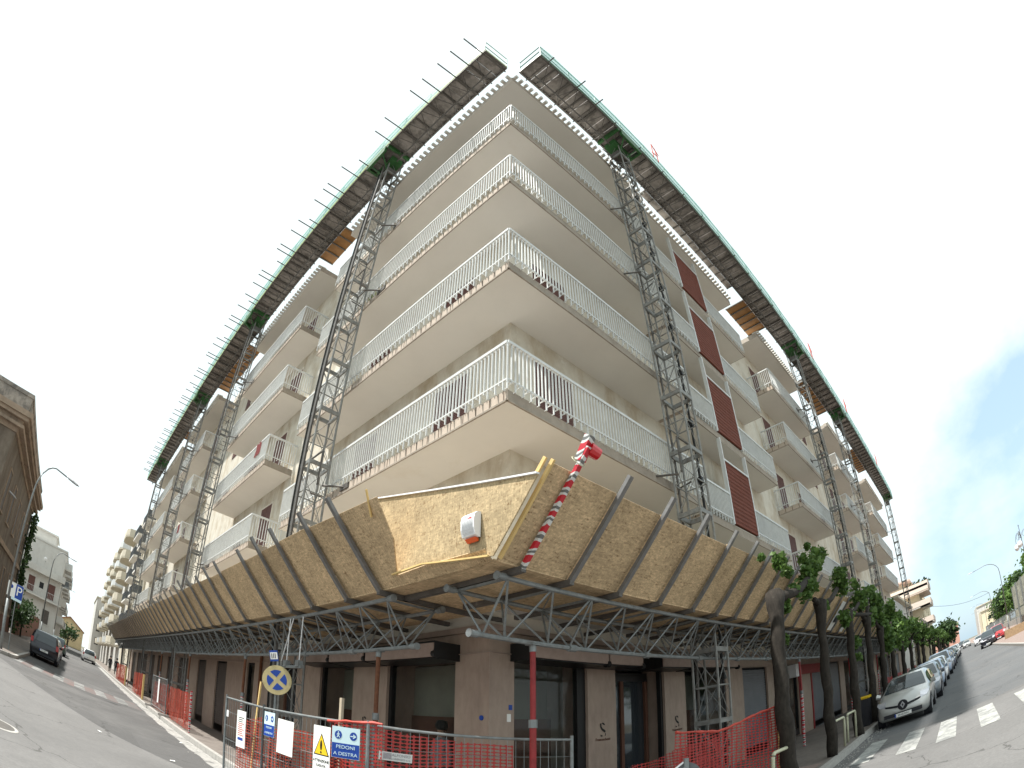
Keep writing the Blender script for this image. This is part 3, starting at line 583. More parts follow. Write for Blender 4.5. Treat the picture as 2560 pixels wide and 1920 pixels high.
# ---------------------------------------------------------------- work platforms at roof level
def platform(label, side, a0, a1, inner, outer, masts, rods, ext, net):
    o0=(outer,a0) if side=='L' else (a0,outer)
    t=thing('work_platform',label,'platform',(o0[0],o0[1],20.5))
    ox,oy=o0
    def P(u,d,z):   # u along facade, d depth coordinate, absolute
        return (d-ox,u-oy,z-20.5) if side=='L' else (u-ox,d-oy,z-20.5)
    def bx(mb,u0,u1,d0,d1,z0,z1):
        p=P(u0,d0,z0); q=P(u1,d1,z1); mb.box(p[0],q[0],p[1],q[1],p[2],q[2])
    dk=MB(); n=round((a1-a0)/.5); 
    for i in range(n):
        u=a0+(a1-a0)*i/n; bx(dk,u+.008,u+(a1-a0)/n-.008,inner,outer,20.52,20.56)
    dk.build('deck',deckm,t)
    fr=MB(); mid=(inner*.62+outer*.38)
    for d in (inner+(outer-inner)*.02,outer-(outer-inner)*.02): fr.bar(P(a0,d,20.47),P(a1,d,20.47),.06,.08)
    fr.tube(P(a0+.3,mid,20.12),P(a1-.3,mid,20.12),.03,6)
    nb=round((a1-a0)/.75)
    for i in range(nb+1):
        u=a0+(a1-a0)*i/nb
        fr.bar(P(u,inner,20.47),P(u,outer,20.47),.05 if i%2 else .09,.07)
        if 0<i<nb:
            fr.tube(P(u,mid,20.12),P(u-.37,inner,20.45),.014,5,cap=False); fr.tube(P(u,mid,20.12),P(u+.37,inner,20.45),.014,5,cap=False)
            fr.tube(P(u,mid,20.12),P(u-.37,outer,20.45),.014,5,cap=False); fr.tube(P(u,mid,20.12),P(u+.37,outer,20.45),.014,5,cap=False)
    fr.build('underframe',darksteel,t)
    for i,(u,x) in enumerate(rods):
        r=MB(); r.tube(P(u,inner+.05*(1 if side=='L' else 1),20.40),P(u,x,20.42),.026,6); r.build('outrigger',darksteel,t)
    tb=MB(); bx(tb,a0,a1,outer,outer-.02,20.5,20.68); bx(tb,a0-.02,a0,inner,outer,20.5,20.68); tb.build('toe_board',yellowgreen if side=='L' else green,t)
    rl=MB(); 
    for z in (21.0,21.5):
        rl.tube(P(a0,outer,z),P(a1,outer,z),.018,6); rl.tube(P(a0,outer,z),P(a0,inner,z),.018,6)
    for i in range(round((a1-a0)/1.5)+1):
        u=a0+(a1-a0)*i/round((a1-a0)/1.5); rl.tube(P(u,outer,20.5),P(u,outer,21.5),.018,6)
    rl.tube(P(a0,inner,20.5),P(a0,inner,21.45),.02,6); rl.build('guard_rail',green if side=='R' else mat('pale_green_rail',(.28,.40,.33),.5,0,.1,5),t)
    for mm in masts:
        g=MB(); g.bar(P(mm-.55,outer+.02,20.35),P(mm+.55,outer+.02,20.35),.10,.42); g.bar(P(mm-.5,mid,20.2),P(mm+.5,mid,20.2),.5,.25); g.bar(P(mm-.7,inner,20.4),P(mm-.7,outer,20.4),.09,.2); g.bar(P(mm+.7,inner,20.4),P(mm+.7,outer,20.4),.09,.2)
        g.tube(P(mm-.4,outer,20.2),P(mm-.1,mid,19.6),.03,6); g.tube(P(mm+.4,outer,20.2),P(mm+.1,mid,19.6),.03,6)
        g.build('drive_unit',green,t)
        g=MB(); 
        for j in range(7):
            u=mm-.3+j*.1; g.tube(P(u,mid+.1,19.4),P(u+random.uniform(-.2,.2),inner,20.3),.02,5)
        g.bar(P(mm-.3,mid,19.7),P(mm+.3,mid,19.7),.35,.2); g.build('motor',darksteel,t)
    for u0,u1,d0,d1 in ext:
        g=MB(); k=max(2,round((u1-u0)/.6))
        for i in range(k): bx(g,u0+(u1-u0)*i/k+.01,u0+(u1-u0)*(i+1)/k-.01,d0,d1,20.36,20.38)
        g.build('extension_deck',orangeboard if abs(d1-d0)>.4 else deckm,t)
        g=MB()
        for i in range(k+1): u=u0+(u1-u0)*i/k; g.bar(P(u,inner+(outer-inner)*.3,20.33),P(u,d1,20.33),.05,.05)
        g.build('extension_bearer',darksteel,t)
    if net:
        g=MB(); uv=[]; nn=round((a1-a0)/.6); 
        for i in range(nn+1):
            u=a0+(a1-a0)*i/nn; dd=.05*math.sin(i*1.7)+.03*math.sin(i*.63)
            for j,z in enumerate((20.55,21.05,21.5)):
                s_g=-1
                p=P(u,outer+s_g*(.03+abs(dd)*(1 if j==1 else .4)),z+(.03*math.sin(i*.9) if j==2 else 0)); g.v.append(p); uv.append((u,z))
        for i in range(nn):
            for j in range(2): g.f.append((i*3+j,(i+1)*3+j,(i+1)*3+j+1,i*3+j+1))
        g.build('safety_net',greennet,t,uv=uv)
    # orange raised flags / lamps seen over the rail
    return t
rodsL=[(-.98,-3.29),(-.3,-3.29),(.37,-3.29),(1.2,-3.28),(1.86,-3.3),(3.38,-3.29),(4.1,-3.2)]+[(5.6+i*.72+(.35 if i%3==2 else 0),-3.28 if i%5 else -2.9) for i in range(58)]
platform('long hanging work platform with bristling steel poles along the left eaves','L',-1.08,49.3,-1.35,-2.4,(5.0,17.5,28.0,42.6),rodsL,((8.8,11.1,-1.35,-.62),(19.7,25.6,-1.35,-.55),(33.8,35.4,-1.35,-.55)),True)
rodsR=[(-.55,-2.6),(.9,-2.75),(1.9,-2.7)]+[(3+i*1.5,-2.42) for i in range(35)]
t=platform('hanging work platform wrapped in green netting along the right eaves','R',-.90,57,-1.28,-2.3,(3.95,20.9,30.9,55.2),rodsR,((6.2,13.6,-1.28,-1.0),(14.9,17.7,-1.28,-.2),(24.2,29.6,-1.28,-.5),(38,44,-1.28,-.5)),True)
for u in (6.5,24.5,33.5,47): 
    g=MB(); g.tube((u,-.1,.6),(u+.1,-.15,1.75),.02,5); g.tube((u+.35,-.1,.6),(u+.3,-.15,1.6),.02,5); g.tube((u+.1,-.15,1.75),(u+.45,-.15,1.2),.02,5); g.tube((u,-.1,1.0),(u+.4,-.12,1.1),.02,5); g.build('red_bracket',mat('red_enamel',(.6,.08,.05),.5,0,.1,4),t)
# ---------------------------------------------------------------- protective canopy
def canopy(label, side, a0, a1, stakes, ct, cb, ci, elbow, panel_end):
    """ct: outer top chord depth, ci: inner top chord depth, cb: bottom chord depth"""
    org=(ct,a0) if side=='L' else (a0,ct)
    t=thing('protective_canopy',label,'canopy',(*org,0))
    def P(u,d,z): return (d-org[0],u-org[1],z) if side=='L' else (u-org[0],d-org[1],z)
    zt,zbm=3.40,2.77
    g=MB(); g.tube(P(a0,ct,zt),P(a1,ct,zt),.034,8); g.tube(P(a0,ci,zt),P(a1,ci,zt),.034,8); g.build('top_chord',steel,t)
    g=MB(); g.tube(P(a0+.05,cb,zbm),P(a1,cb,zbm),.034,8); 
    u=a0+1.8
    while u<a1-1: g.tube(P(u-.07,cb,zbm),P(u+.07,cb,zbm),.055,8); u+=1.9
    g.build('bottom_chord',steel,t)
    g=MB()
    for d,z in ((ct,zt),(ci,zt),(cb,zbm)): g.tube(P(a0-.02,d,z),P(a0+.10,d,z),.048,12); g.tube(P(a0-.03,d,z),P(a0-.01,d,z),.054,12)
    g.build('end_flange',steel,t)
    g=MB(); bay=.78; n=int((a1-a0-.3)/bay)
    for i in range(n):
        u=a0+.15+i*bay
        for d in (ct,ci):
            g.tube(P(u,d,zt),P(u+bay*.48,cb,zbm),.015,5,cap=False); g.tube(P(u+bay*.97,d,zt),P(u+bay*.52,cb,zbm),.015,5,cap=False)
            if i%2==0: g.tube(P(u,d,zt),P(u+.03,cb,zbm),.015,5,cap=False)
        g.bar(P(u,ct,zt),P(u,ci,zt),.03,.03)
        if i%2: g.tube(P(u,ct,zt),P(u+bay,ci,zt),.010,5,cap=False)
    g.build('bracing',steel,t)
    sg=-1; out=lambda z:(elbow+sg*(z-3.5)*.91)
    for i,s in enumerate(stakes):
        striped=(side=='R' and i==0)
        top=4.58+(.04 if i%3==0 else 0)+random.uniform(-.03,.05); dx=random.uniform(-.02,.02)
        g=MB(); off=.035
        a=P(s,elbow-.03,3.47); b=P(s+dx,out(top)-.03,top-.02)
        # mitred tip
        g.bar(a,b,.062 if striped else .075,.05,up=(0,0,1)) 
        g.build('stake',MATS['stake_steel'] if not striped else MATS['striped_tape'],t)
        g=MB(); L_=(1.95 if i%4 else 2.3); g.bar(P(s,elbow-.06,3.465),P(s,elbow-sg*L_,3.465),.08,.07); 
        g.build('beam',darksteel,t)
    for i in range(len(stakes)-1):
        s0,s1=stakes[i],stakes[i+1]
        if side=='R' and i==0: s0=-2.36
        th=.018; g=MB(); zt2=4.42+random.uniform(-.015,.015)
        if side=='L' and i==0:
            g.poly([P(-.96,out(4.39)+.02,4.39),P(s1,out(4.42)+.02,4.42),P(s1,elbow+.02,3.52),P(-2.2,elbow+.02,3.52),P(-2.2,out(3.62)+.02,3.62),P(-1.14,out(3.64)+.02,3.64),P(-.50,out(3.62)+.02,3.62),P(-.84,out(3.97)+.02,3.97)],th,(.7,0,.7))
        else:
            lo=3.52; g.poly([P(s0+.004,out(zt2)+.02,zt2),P(s1-.004,out(zt2)+.02,zt2),P(s1-.004,elbow+.02,lo),P(s0+.004,elbow+.02,lo)],th,(.7,0,.7) if side=='L' else (0,.7,.7))
        g.build('osb_panel',osb,t)
        # horizontal boards over the beams
        inn=-.62
        g=MB(); a,b=s0+.004,s1-.004
        if side=='L' and i==0: a=-.612
        p=P(a,elbow+.02,3.505); q=P(b,inn,3.523); g.box(p[0],q[0],p[1],q[1],p[2],q[2]); g.build('roof_board',osb,t)
    g=MB(); p=P(max(a0,-.6) if side=='L' else -2.36,elbow+.3,3.535); q=P(a1,-.64,3.545); g.box(p[0],q[0],p[1],q[1],p[2],q[2]); g.build('bounce_cut_sheet',mat('bounce_cut_grey',(.16,.16,.155),.95,0,.15,4),t)  # added grey sheet, unseen from below, cuts orange bounce from the boards onto soffits
    g=MB(); u0=9.0 if side=='L' else 12.5; nn=int((a1-u0)/1.0); uv=[]
    for i in range(nn+1):
        for z in (2.80,3.36): g.v.append(P(u0+i,cb+.05,z) if z<3 else P(u0+i,ci-.04,z)); uv.append((u0+i,z))
    for i in range(nn): g.f.append((2*i,2*i+2,2*i+3,2*i+1))
    g.build('dark_mesh_sheet',greynet,t,uv=uv)
    return t
stakem=mat('stake_steel',(.19,.185,.18),.45,.35,.2,9,.05)
def tape():
    m=bpy.data.materials.new('striped_tape'); m.use_nodes=True; n=m.node_tree.nodes; l=m.node_tree.links; b=n['Principled BSDF']; b.inputs['Roughness'].default_value=.4
    tcn=n.new('ShaderNodeTexCoord'); wv=n.new('ShaderNodeTexWave'); wv.wave_type='BANDS'; wv.bands_direction='Z'; wv.inputs['Scale'].default_value=2.2; wv.inputs['Distortion'].default_value=2.2; wv.inputs['Detail'].default_value=1; wv.inputs['Detail Scale'].default_value=2.5
    l.new(tcn.outputs['Object'],wv.inputs['Vector']); r=n.new('ShaderNodeValToRGB'); r.color_ramp.interpolation='CONSTANT'; e_=r.color_ramp.elements; e_[0].color=(.5,.015,.03,1); e_[1].position=.40; e_[1].color=(.62,.62,.6,1); k=e_.new(.9); k.color=(.14,.14,.135,1)
    l.new(wv.outputs['Fac'],r.inputs[0]); l.new(r.outputs[0],b.inputs['Base Color']); MATS['striped_tape']=m
tape()
stL=[-.0,.96,2.2,3.11,4.14,5.93,7.0,8.05,9.1,10.3,11.1,12.1]+[13.1+i*1.0 for i in range(36)]
stR=[-2.03,-1.19,-.15,.91,2.0,2.94,3.8,4.75,5.7,6.7,7.7,8.8]+[9.9+i*1.05 for i in range(35)]
cL=canopy('sloping OSB protection canopy on lattice girders along the left street','L',-.12,48.5,stL,-2.31,-1.88,-1.46,-2.42,None)
cR=canopy('sloping OSB protection canopy along the right street, with hazard-taped corner pole','R',-2.2,46,stR,-2.10,-1.65,-1.20,-2.27,None)
for ch in cR.children:
    if ch.name.startswith('stake') and ch.data.materials[0].name=='striped_tape': ch['label']='corner stake wrapped in red and white hazard tape'
# corner pieces: soffit board, chamfer board, timber battens
def cr(g,name,m,par=None):
    g.v=[(x+2.2,y+2.10,z) for x,y,z in g.v]; o=g.build(name,m,cR); o.matrix_parent_inverse=Matrix(); return o
g=MB(); g.poly([(-2.40,-2.25,3.505),(-2.40,-.6,3.505),(-2.365,-.6,3.505),(-2.365,-2.25,3.505)][::-1],.018,(0,0,1)); cr(g,'corner_board',osb)
g=MB(); g.poly([(-2.50,.35,4.98),(-2.50,-3.00,4.27),(-2.47,-2.30,3.53),(-2.50,-1.14,3.62),(-2.50,.35,3.62)],.018,(1,0,0)); cr(g,'corner_hoarding',osbfresh)
g=MB(); 
for a_,b_ in (((-2.56,-.46,3.625),(-2.57,-1.14,3.645)),((-2.57,-1.14,3.645),(-2.50,-2.26,3.53))): g.bar(a_,b_,.03,.02)
cr(g,'edge_batten',woodedge)
g=MB(); e0=Vector((-2.38,-2.31,3.52)); e1=Vector((-2.38,-3.12,4.44)); g.bar(e0,e1,.03,.05); g.bar(e0+Vector((-.06,.06,.05)),e1+Vector((-.06,.06,.03)),.025,.05); cr(g,'edge_batten',woodedge)
g=MB(); g.bar((-2.50,.35,4.99),(-2.50,-3.00,4.28),.05,.02); cr(g,'capping',white)
g=MB(); g.bar((-3.1,-.70,4.22),(-3.28,-.80,4.52),.02,.03); cr(g,'edge_batten',woodedge)
nc=Vector((-2.51,-2.02,3.93)); nn=Vector((-1,0,0)); xr=Vector((0,-1,0))
t=thing('alarm_siren','white alarm siren box with orange lamp screwed to the chamfered OSB board','siren',nc)
def Q(u,d,z): return xr*u+nn*d+Vector((0,0,z))
g=MB(); prof=[(.02,-.15),(.075,-.13),(.10,-.05),(.105,.05),(.09,.12),(.05,.155),(.0,.16)]
for a,b in zip(prof[:-1],prof[1:]):
    g.add([Q(-.115,a[0],a[1]),Q(.115,a[0],a[1]),Q(.115,b[0],b[1]),Q(-.115,b[0],b[1])],[(0,1,2,3)])
for s_g in (-.115,.115): g.add([Q(s_g,0,-.15)]+[Q(s_g,a,b) for a,b in prof],[tuple(range(len(prof)+1))])
g.build('case',white,t)
g=MB(); g.add([Q(-.085,.018,-.19),Q(.085,.018,-.19),Q(.085,.06,-.152),Q(-.085,.06,-.152),Q(-.085,0,-.19),Q(.085,0,-.19),Q(.085,0,-.15),Q(-.085,0,-.15)],[(0,1,2,3),(4,5,1,0),(3,2,6,7),(0,3,7,4),(1,5,6,2)]); g.build('lamp_lens',mat('orange_lens',(.75,.12,.03),.3,0,0),t)
g=MB()
for i in range(11): zz=-.10+i*.014; g.bar(Q(-.095,.103,zz),Q(.095,.103,zz),.004,.005)
g.build('vent',mat('vent_grey',(.35,.36,.37),.5,0,0),t)
g=MB(); g.poly([Q(-.01,.109,.062),Q(.08,.109,.062),Q(.08,.109,.082),Q(.04,.109,.076)]); g.build('brand_mark',redink,t)
text('printed_name','securtek',.035,mat('blue_ink',(.2,.25,.4),.5,0,0),frame_mtx(Q(-.0,.106,.10),xr,(0,0,1)),t,.001)
# warning beacon at the top of the striped stake
bp_=Vector((-2.03,-3.23,4.66))
t=thing('warning_beacon','red warning lamp cable-tied to the top of the striped corner stake','lamp',bp_)
g=MB(); g.bar((0,.03,-.14),(0,-.14,.11),.10,.09); g.build('battery_case',MATS['striped_tape'],t)
g=MB(); g.tube((.03,-.08,-.02),(.16,-.11,-.06),.085,12,.072); o=g.build('lens',mat('red_lens',(.55,.01,.015),.15,0,0,spec=.8),t,smooth=False)
g=MB(); g.tube((.03,-.05,.12),(.06,-.06,.12),.03,8); g.build('cap',ink,t)
g=MB(); g.path([( .09*math.cos(a)-.03,.09*math.sin(a)*.5+.03,-.16+.07*math.sin(a)) for a in [i*math.pi/8 for i in range(17)]],.006,5); g.build('wire_loop',cream,t)
# hanging sign bracket on left girder
t=thing('wire_hanger','two thin white rods hanging from the left girder above the round sign','bracket',(-2.33,3.3,3.38)); g=MB(); g.tube((0,0,0),(.05,.55,-.85),.012,5); g.tube((.0,.7,0),(.05,.55,-.85),.012,5) if False else g.tube((0,-.45,0),(0,-.45,-.85),.012,5); g.tube((0,.15,0),(0,.15,-.85),.012,5); g.build('rod',white,t)
g=MB(); g.box(-.05,.05,-.52,-.38,-.97,-.85); g.box(-.05,.05,.08,.22,-.97,-.85); g.box(-.03,.03,-.6,.3,-1.0,-.95); g.build('clamp',steel,t)
# props under the girders
def prop(label,x,y,ztop,m1,striped=False,dia=.035):
    t=thing('steel_prop',label,'prop',(x,y,SZ),0,'steel props under the canopy girders'); h=ztop-SZ
    g=MB(); g.tube((0,0,.0),(0,0,h*.62),dia+.006,10); g.build('outer_tube',m1 if not striped else MATS['striped_tape'],t)
    g=MB(); g.tube((0,0,h*.6),(0,0,h),dia,10); g.build('inner_tube',m1,t)
    g=MB(); g.box(-.07,.07,-.07,.07,h-.012,h); g.tube((0,0,h-.1),(0,0,h),.045,8); g.build('head_plate',steel,t)
    g=MB(); g.box(-.07,.07,-.07,.07,0,.012); g.build('base_plate',steel,t)
    g=MB(); g.tube((0,0,h*.60),(0,0,h*.64),dia+.02,10); g.build('collar',steel,t)
    return t
prop('bright red steel prop in front of the corner shop window',-1.17,-1.65,2.75,redpaint,dia=.037)
prop('rusty brown prop in front of the lettered pier on the left street',-1.88,.86,2.75,rust)
prop('thin rusty prop behind the leaning timber stake',-1.88,7.41,2.75,rust,True)
prop('rusty prop wrapped in tape at the gap in the left orange netting',-1.88,14.25,2.75,rust,True)
prop('dark red prop with striped foot between the first two pollarded trees',10.1,-1.65,2.75,redpaint,True)
prop('dark red prop with striped foot by the grey shuttered shop',17.7,-1.65,2.75,redpaint,True)
for i,(x,y) in enumerate([(26,-1.65),(34,-1.65)]): prop(('farther red prop behind the leafy trees','farthest red prop along the right pavement')[i],x,y,2.75,redpaint,True)
for i,y in enumerate([21,28.5,36]): prop(('rusty prop midway down the left pavement','rusty prop near the wooden gate posts on the left pavement','farthest rusty prop on the left pavement')[i],-1.88,y,2.75,rust,True)
# ---------------------------------------------------------------- site fence
def fpanel(label,p0,p1,z0,z1,zb0=GZ,bars=True,grp='wire mesh site fence panels'):
    p0=Vector((*p0,0)); p1=Vector((*p1,0)); t=thing('fence_panel',label,'fence panel',p0,0,grp)
    d=p1-p0; fr=MB(); fr.tube((0,0,zb0),(0,0,z0+.06),.024,8); fr.tube((d.x,d.y,zb0),(d.x,d.y,z1+.06),.024,8)
    fr.tube((0,0,z0),(d.x,d.y,z1),.02,8); fr.tube((0,0,zb0+.15),(d.x,d.y,zb0+.15),.02,8); fr.build('frame',steel,t)
    w_=MB(); n=round(d.length/.11)
    for i in range(1,n): q=d*(i/n); w_.tube((q.x,q.y,zb0+.15),(q.x,q.y,z0+(z1-z0)*i/n),.004,4,cap=False)
    for j in range(1,6): w_.tube((0,0,zb0+.15+(z0-zb0-.15)*j/6),(d.x,d.y,zb0+.15+(z1-zb0-.15)*j/6),.004,4,cap=False)
    w_.build('wire_mesh',steel,t); 
    ft=MB(); 
    for q in ((0,0),(d.x,d.y)): ft.box(q[0]-.3,q[0]+.3,q[1]-.1,q[1]+.1,zb0,zb0+.1)
    ft.build('foot',kerbm,t); return t
F0,F1,F2,F3=(-3.42,3.55),(-3.30,1.85),(-2.80,-.62),(-.43,-1.65)
fpanel('leftmost near fence panel with a bare gap at its outer end',F0,F1,1.52,1.50)
fpanel('near fence panel carrying the blank white sheet and warning triangle',F1,(-2.86,-.60),1.50,1.53)
fpanel('near fence panel running past the red prop to the shop door side',F2,F3,1.53,1.42)
def netting(label,pts,zt,zlo,m,wob=.05,group=None,seed=0,roll=False,sag=.05):
    rd=random.Random(seed); g=MB(); uv=[]; cum=[0]
    P_=[Vector((*p,0)) for p in pts]
    for a,b in zip(P_[:-1],P_[1:]): cum.append(cum[-1]+(b-a).length)
    n=max(4,int(cum[-1]/.12)); rows=12; tops=[]
    for i in range(n+1):
        s=cum[-1]*i/n
        for k in range(len(cum)-1):
            if s<=cum[k+1]+1e-6: break
        f=(s-cum[k])/max(1e-6,cum[k+1]-cum[k]); p=P_[k].lerp(P_[k+1],f); d=(P_[k+1]-P_[k]).normalized(); nr=Vector((d.y,-d.x,0))
        ztop=zt[k]+(zt[k+1]-zt[k])*f-sag*abs(math.sin(s*2.1+seed))
        for j in range(rows+1):
            v=j/rows; z=zlo+(ztop-zlo)*v
            off=wob*math.sin(s*5.3+seed+v*2)*.6+wob*.6*math.sin(s*11+v*5+seed*2)+rd.uniform(-.006,.006)
            q=p+nr*off; g.v.append((q.x,q.y,z)); uv.append((s,z+.02*math.sin(s*4)))
        tops.append(p+nr*wob*.5+Vector((0,0,ztop)))
    for i in range(n):
        for j in range(rows):
            a=i*(rows+1)+j; g.f.append((a,a+rows+1,a+rows+2,a+1))
    o=g.build('netting',m,smooth=True,uv=uv); tag(o,label,'netting',group or 'orange barrier netting on the site fences')
    if roll:
        h=MB(); h.path([t_+Vector((0,0,rd.uniform(-.01,.01))) for t_ in tops],.03,6,rs=[rd.uniform(.014,.032) for _ in tops]); h.build('folded_edge',orangesolid,o)
    return o
netting('crumpled orange netting on the leftmost near fence panel',[(-3.36,3.0),(-3.26,1.85)],[1.22,1.35],GZ+.02,orangenet,.04,seed=1)
netting('orange netting behind the blank white sheet and warning triangle',[(-3.24,1.85),(-2.86,-.05)],[1.28,1.35],GZ+.02,orangenet,.03,seed=2)
netting('red orange netting bunched over the fence top beside the blue walk-right sign',[(-3.02,.12),(-2.95,-.45),(-2.74,-.74)],[1.50,1.57,1.58],GZ+.02,rednet,.035,seed=3,roll=True,sag=.02)
netting('long red netting hanging behind the fence wires between the small nameplate and the red prop',[(-2.74,-.66),(-2.0,-.94),(-1.15,-1.30)],[1.50,1.44,1.36],GZ+.02,rednet,.02,seed=6,sag=.02)
qa=ray_at(1688,1832,(0,-2.45,0),(0,1,0)); qb=ray_at(1800,1828,(0,-2.75,0),(0,1,0)); qc=ray_at(1905,1778,(0,-3.15,0),(0,1,0)); qd=ray_at(1950,1763,(0,-3.40,0),(0,1,0))
netting('red barrier netting rising across the right pavement to the nearest pollarded tree',[qa.xy,qb.xy,qc.xy,qd.xy],[qa.z,qb.z,qc.z,qd.z],SZ+.02,rednet,.035,seed=4,roll=True,sag=.0)
netting('second short layer of red netting between the shop pier and the tree',[(-.2,-2.15),(1.4,-1.9),(3.0,-2.3)],[.9,1.0,1.2],SZ,rednet,.04,seed=5)
# signs on the fence
def board(name,label,cat,ctr,xdir,w_,h_,m,tilt=0,th=.006):
    t=thing(name,label,cat,ctr); x=Vector(xdir).normalized(); y=Vector((0,0,1)); 
    x=(x+y*tilt).normalized(); y=(y-x*y.dot(x)).normalized(); n_=x.cross(y)
    def S(u,v,o=0): return x*u+y*v+n_*o
    g=MB(); g.poly([S(-w_/2,-h_/2),S(w_/2,-h_/2),S(w_/2,h_/2),S(-w_/2,h_/2)],th,-n_); g.build('sheet',m,t)
    return t,S,x,y,n_
fd=Vector((.18,-.98,0)) # along fence panels 1/2 (image left->right)
c_=ray_at(602,1823,p12,n12)
t,S,x,y,n_=board('notice_sheet','tall narrow white notice with red print on the leftmost fence panel','sign',c_,fd,.30,.66,paper,0)
for i in range(10): g=MB(); g.poly([S(-.10,.2-.035*i,.002),S(.05+.05*(i%3==0),.2-.035*i,.002),S(.05+.05*(i%3==0),.212-.035*i,.002),S(-.10,.212-.035*i,.002)]); g.build('print_line',redink if i>2 else ink,t)
g=MB(); g.poly([S(-.1,-.2,.002),S(.08,-.2,.002),S(.08,-.15,.002),S(-.1,-.15,.002)]); g.build('print_block',blue,t)
def walk_sign(label,px,py,w_,h_,plane_n,plane_p,xd,l1,l2,tilt=0):
    c=ray_at(px,py,plane_p,plane_n); t,S,x,y,n_=board('pedestrian_sign',label,'sign',c,xd,w_,h_,cyanw,tilt)
    g=MB(); g.poly([S(-w_*.49,-h_*.49,.002),S(w_*.49,-h_*.49,.002),S(w_*.49,-h_*.02,.002),S(-w_*.49,-h_*.02,.002)]); g.build('blue_panel',blue,t)
    for sx in (-1,1):
        g=MB(); cc_=(sx*w_*.27,h_*.24); rr=w_*.145
        g.poly([S(cc_[0]+rr*math.cos(a)*.9,cc_[1]+rr*1.15*math.sin(a),.002) for a in [2*math.pi*i/20 for i in range(20)]]); g.build('disc',blue,t)
        g=MB()
        if sx<0:
            u,v=cc_; g.poly([S(u+rr*.16*math.cos(a),v+rr*.72+rr*.16*math.sin(a),.004) for a in [2*math.pi*i/10 for i in range(10)]])
            for a,b in (((0,.55),(0,0)),((0,0),(-.3,-.75)),((0,0),(.32,-.75)),((0,.45),(-.35,.0)),((0,.45),(.35,.1))):
                A=Vector((u+a[0]*rr,v+a[1]*rr)); B=Vector((u+b[0]*rr,v+b[1]*rr)); d=(B-A).normalized(); q=Vector((-d.y,d.x))*rr*.10
                g.poly([S(*(A+q),.004),S(*(A-q),.004),S(*(B-q),.004),S(*(B+q),.004)])
            g.build('walker_symbol',cyanw,t)
        else:
            u,v=cc_; g.poly([S(u-rr*.75,v-rr*.13,.004),S(u+rr*.2,v-rr*.13,.004),S(u+rr*.2,v+rr*.13,.004),S(u-rr*.75,v+rr*.13,.004)]); g.poly([S(u+rr*.75,v,.004),S(u+.0,v+rr*.62,.004),S(u-rr*.1,v+rr*.40,.004),S(u+rr*.32,v,.004),S(u-rr*.1,v-rr*.40,.004),S(u,v-rr*.62,.004)]); g.build('arrow_symbol',cyanw,t)
    text('lettering',l1,min(h_*.21,w_*1.52/len(l2)),cyanw,frame_mtx(S(0,-h_*.14,.004),x,y),t,.001); text('lettering',l2,min(h_*.21,w_*1.52/len(l2)),cyanw,frame_mtx(S(0,-h_*.36,.004),x,y),t,.001)
    return t
walk_sign('blue and white pedestrian sign in front of the second fence post',673,1811,.30,.40,n12,p12,fd,'PEDONI','A SINISTRA')
c_=ray_at(712,1844,p12,n12); t,S,x,y,n_=board('blank_sheet','blank white sheet tied to the fence between the two pedestrian signs','sign',c_,fd,.42,.55,paper,-.03)
c_=ray_at(803,1878,(-3.12,-.1,0),n12); t,S,x,y,n_=board('warning_board','white warning board with yellow exclamation triangle on the fence','sign',c_,(.18,-.98,0),.36,.72,paper,0)
g=MB(); g.poly([S(-.16,-.06,.002),S(.17,-.06,.002),S(.0,.26,.002)]); g.build('triangle_border',ink,t)
g=MB(); g.poly([S(-.135,-.045,.004),S(.145,-.045,.004),S(.0,.23,.004)]); g.build('triangle',yell,t)
g=MB(); g.poly([S(.0+.022*math.cos(a),.085+.075*math.sin(a),.006) for a in [2*math.pi*i/12 for i in range(12)]]); g.poly([S(.0+.017*math.cos(a),-.015+.017*math.sin(a),.006) for a in [2*math.pi*i/12 for i in range(12)]]); g.build('exclamation_mark',ink,t)
text('lettering','ATTENZIONE',.055,ink,frame_mtx(S(0,-.14,.003),x,y),t,.001); text('lettering','CADUTA',.05,ink,frame_mtx(S(0,-.21,.003),x,y),t,.001)
nd=Vector((-.65,-.76,0)).normalized(); 
walk_sign('blue and white PEDONI A DESTRA sign on the bunched red netting',864,1858,.34,.42,nd,(-3.03,-.55,0),(.76,-.65,0),'PEDONI','A DESTRA',0)
dd=Vector((F3[0]-F2[0],F3[1]-F2[1],0)).normalized(); n3=Vector((dd.y,-dd.x,0)); c_=ray_at(989,1893,Vector((*F2,0))+n3*.09,n3)
t,S,x,y,n_=board('contractor_plate','small grey nameplate on the red netting right of the pedestrian sign','sign',c_,dd,.40,.115,mat('plate_grey',(.55,.55,.53),.5,0,.05,5),-.05)
g=MB(); g.poly([S(-.15,-.04,.002),S(-.05,-.04,.002),S(-.05,.045,.002),S(-.15,.045,.002)]); g.build('printed_block',mat('halftone',(.28,.26,.27),.6,0,.3,60),t)
text('lettering','ALFONSO',.05,mat('grey_ink',(.18,.17,.18),.6,0,0),frame_mtx(S(.065,.022,.002),x,y),t,.001); text('lettering','LORENZO s.r.l.',.036,MATS['grey_ink'],frame_mtx(S(.065,-.028,.002),x,y),t,.001)
t,S,x,y,n_=board('tag_card','tiny white card clipped to the leftmost fence post','card',ray_at(569,1783,p12+Vector((-.03,0,0)),n12),fd,.07,.12,white)
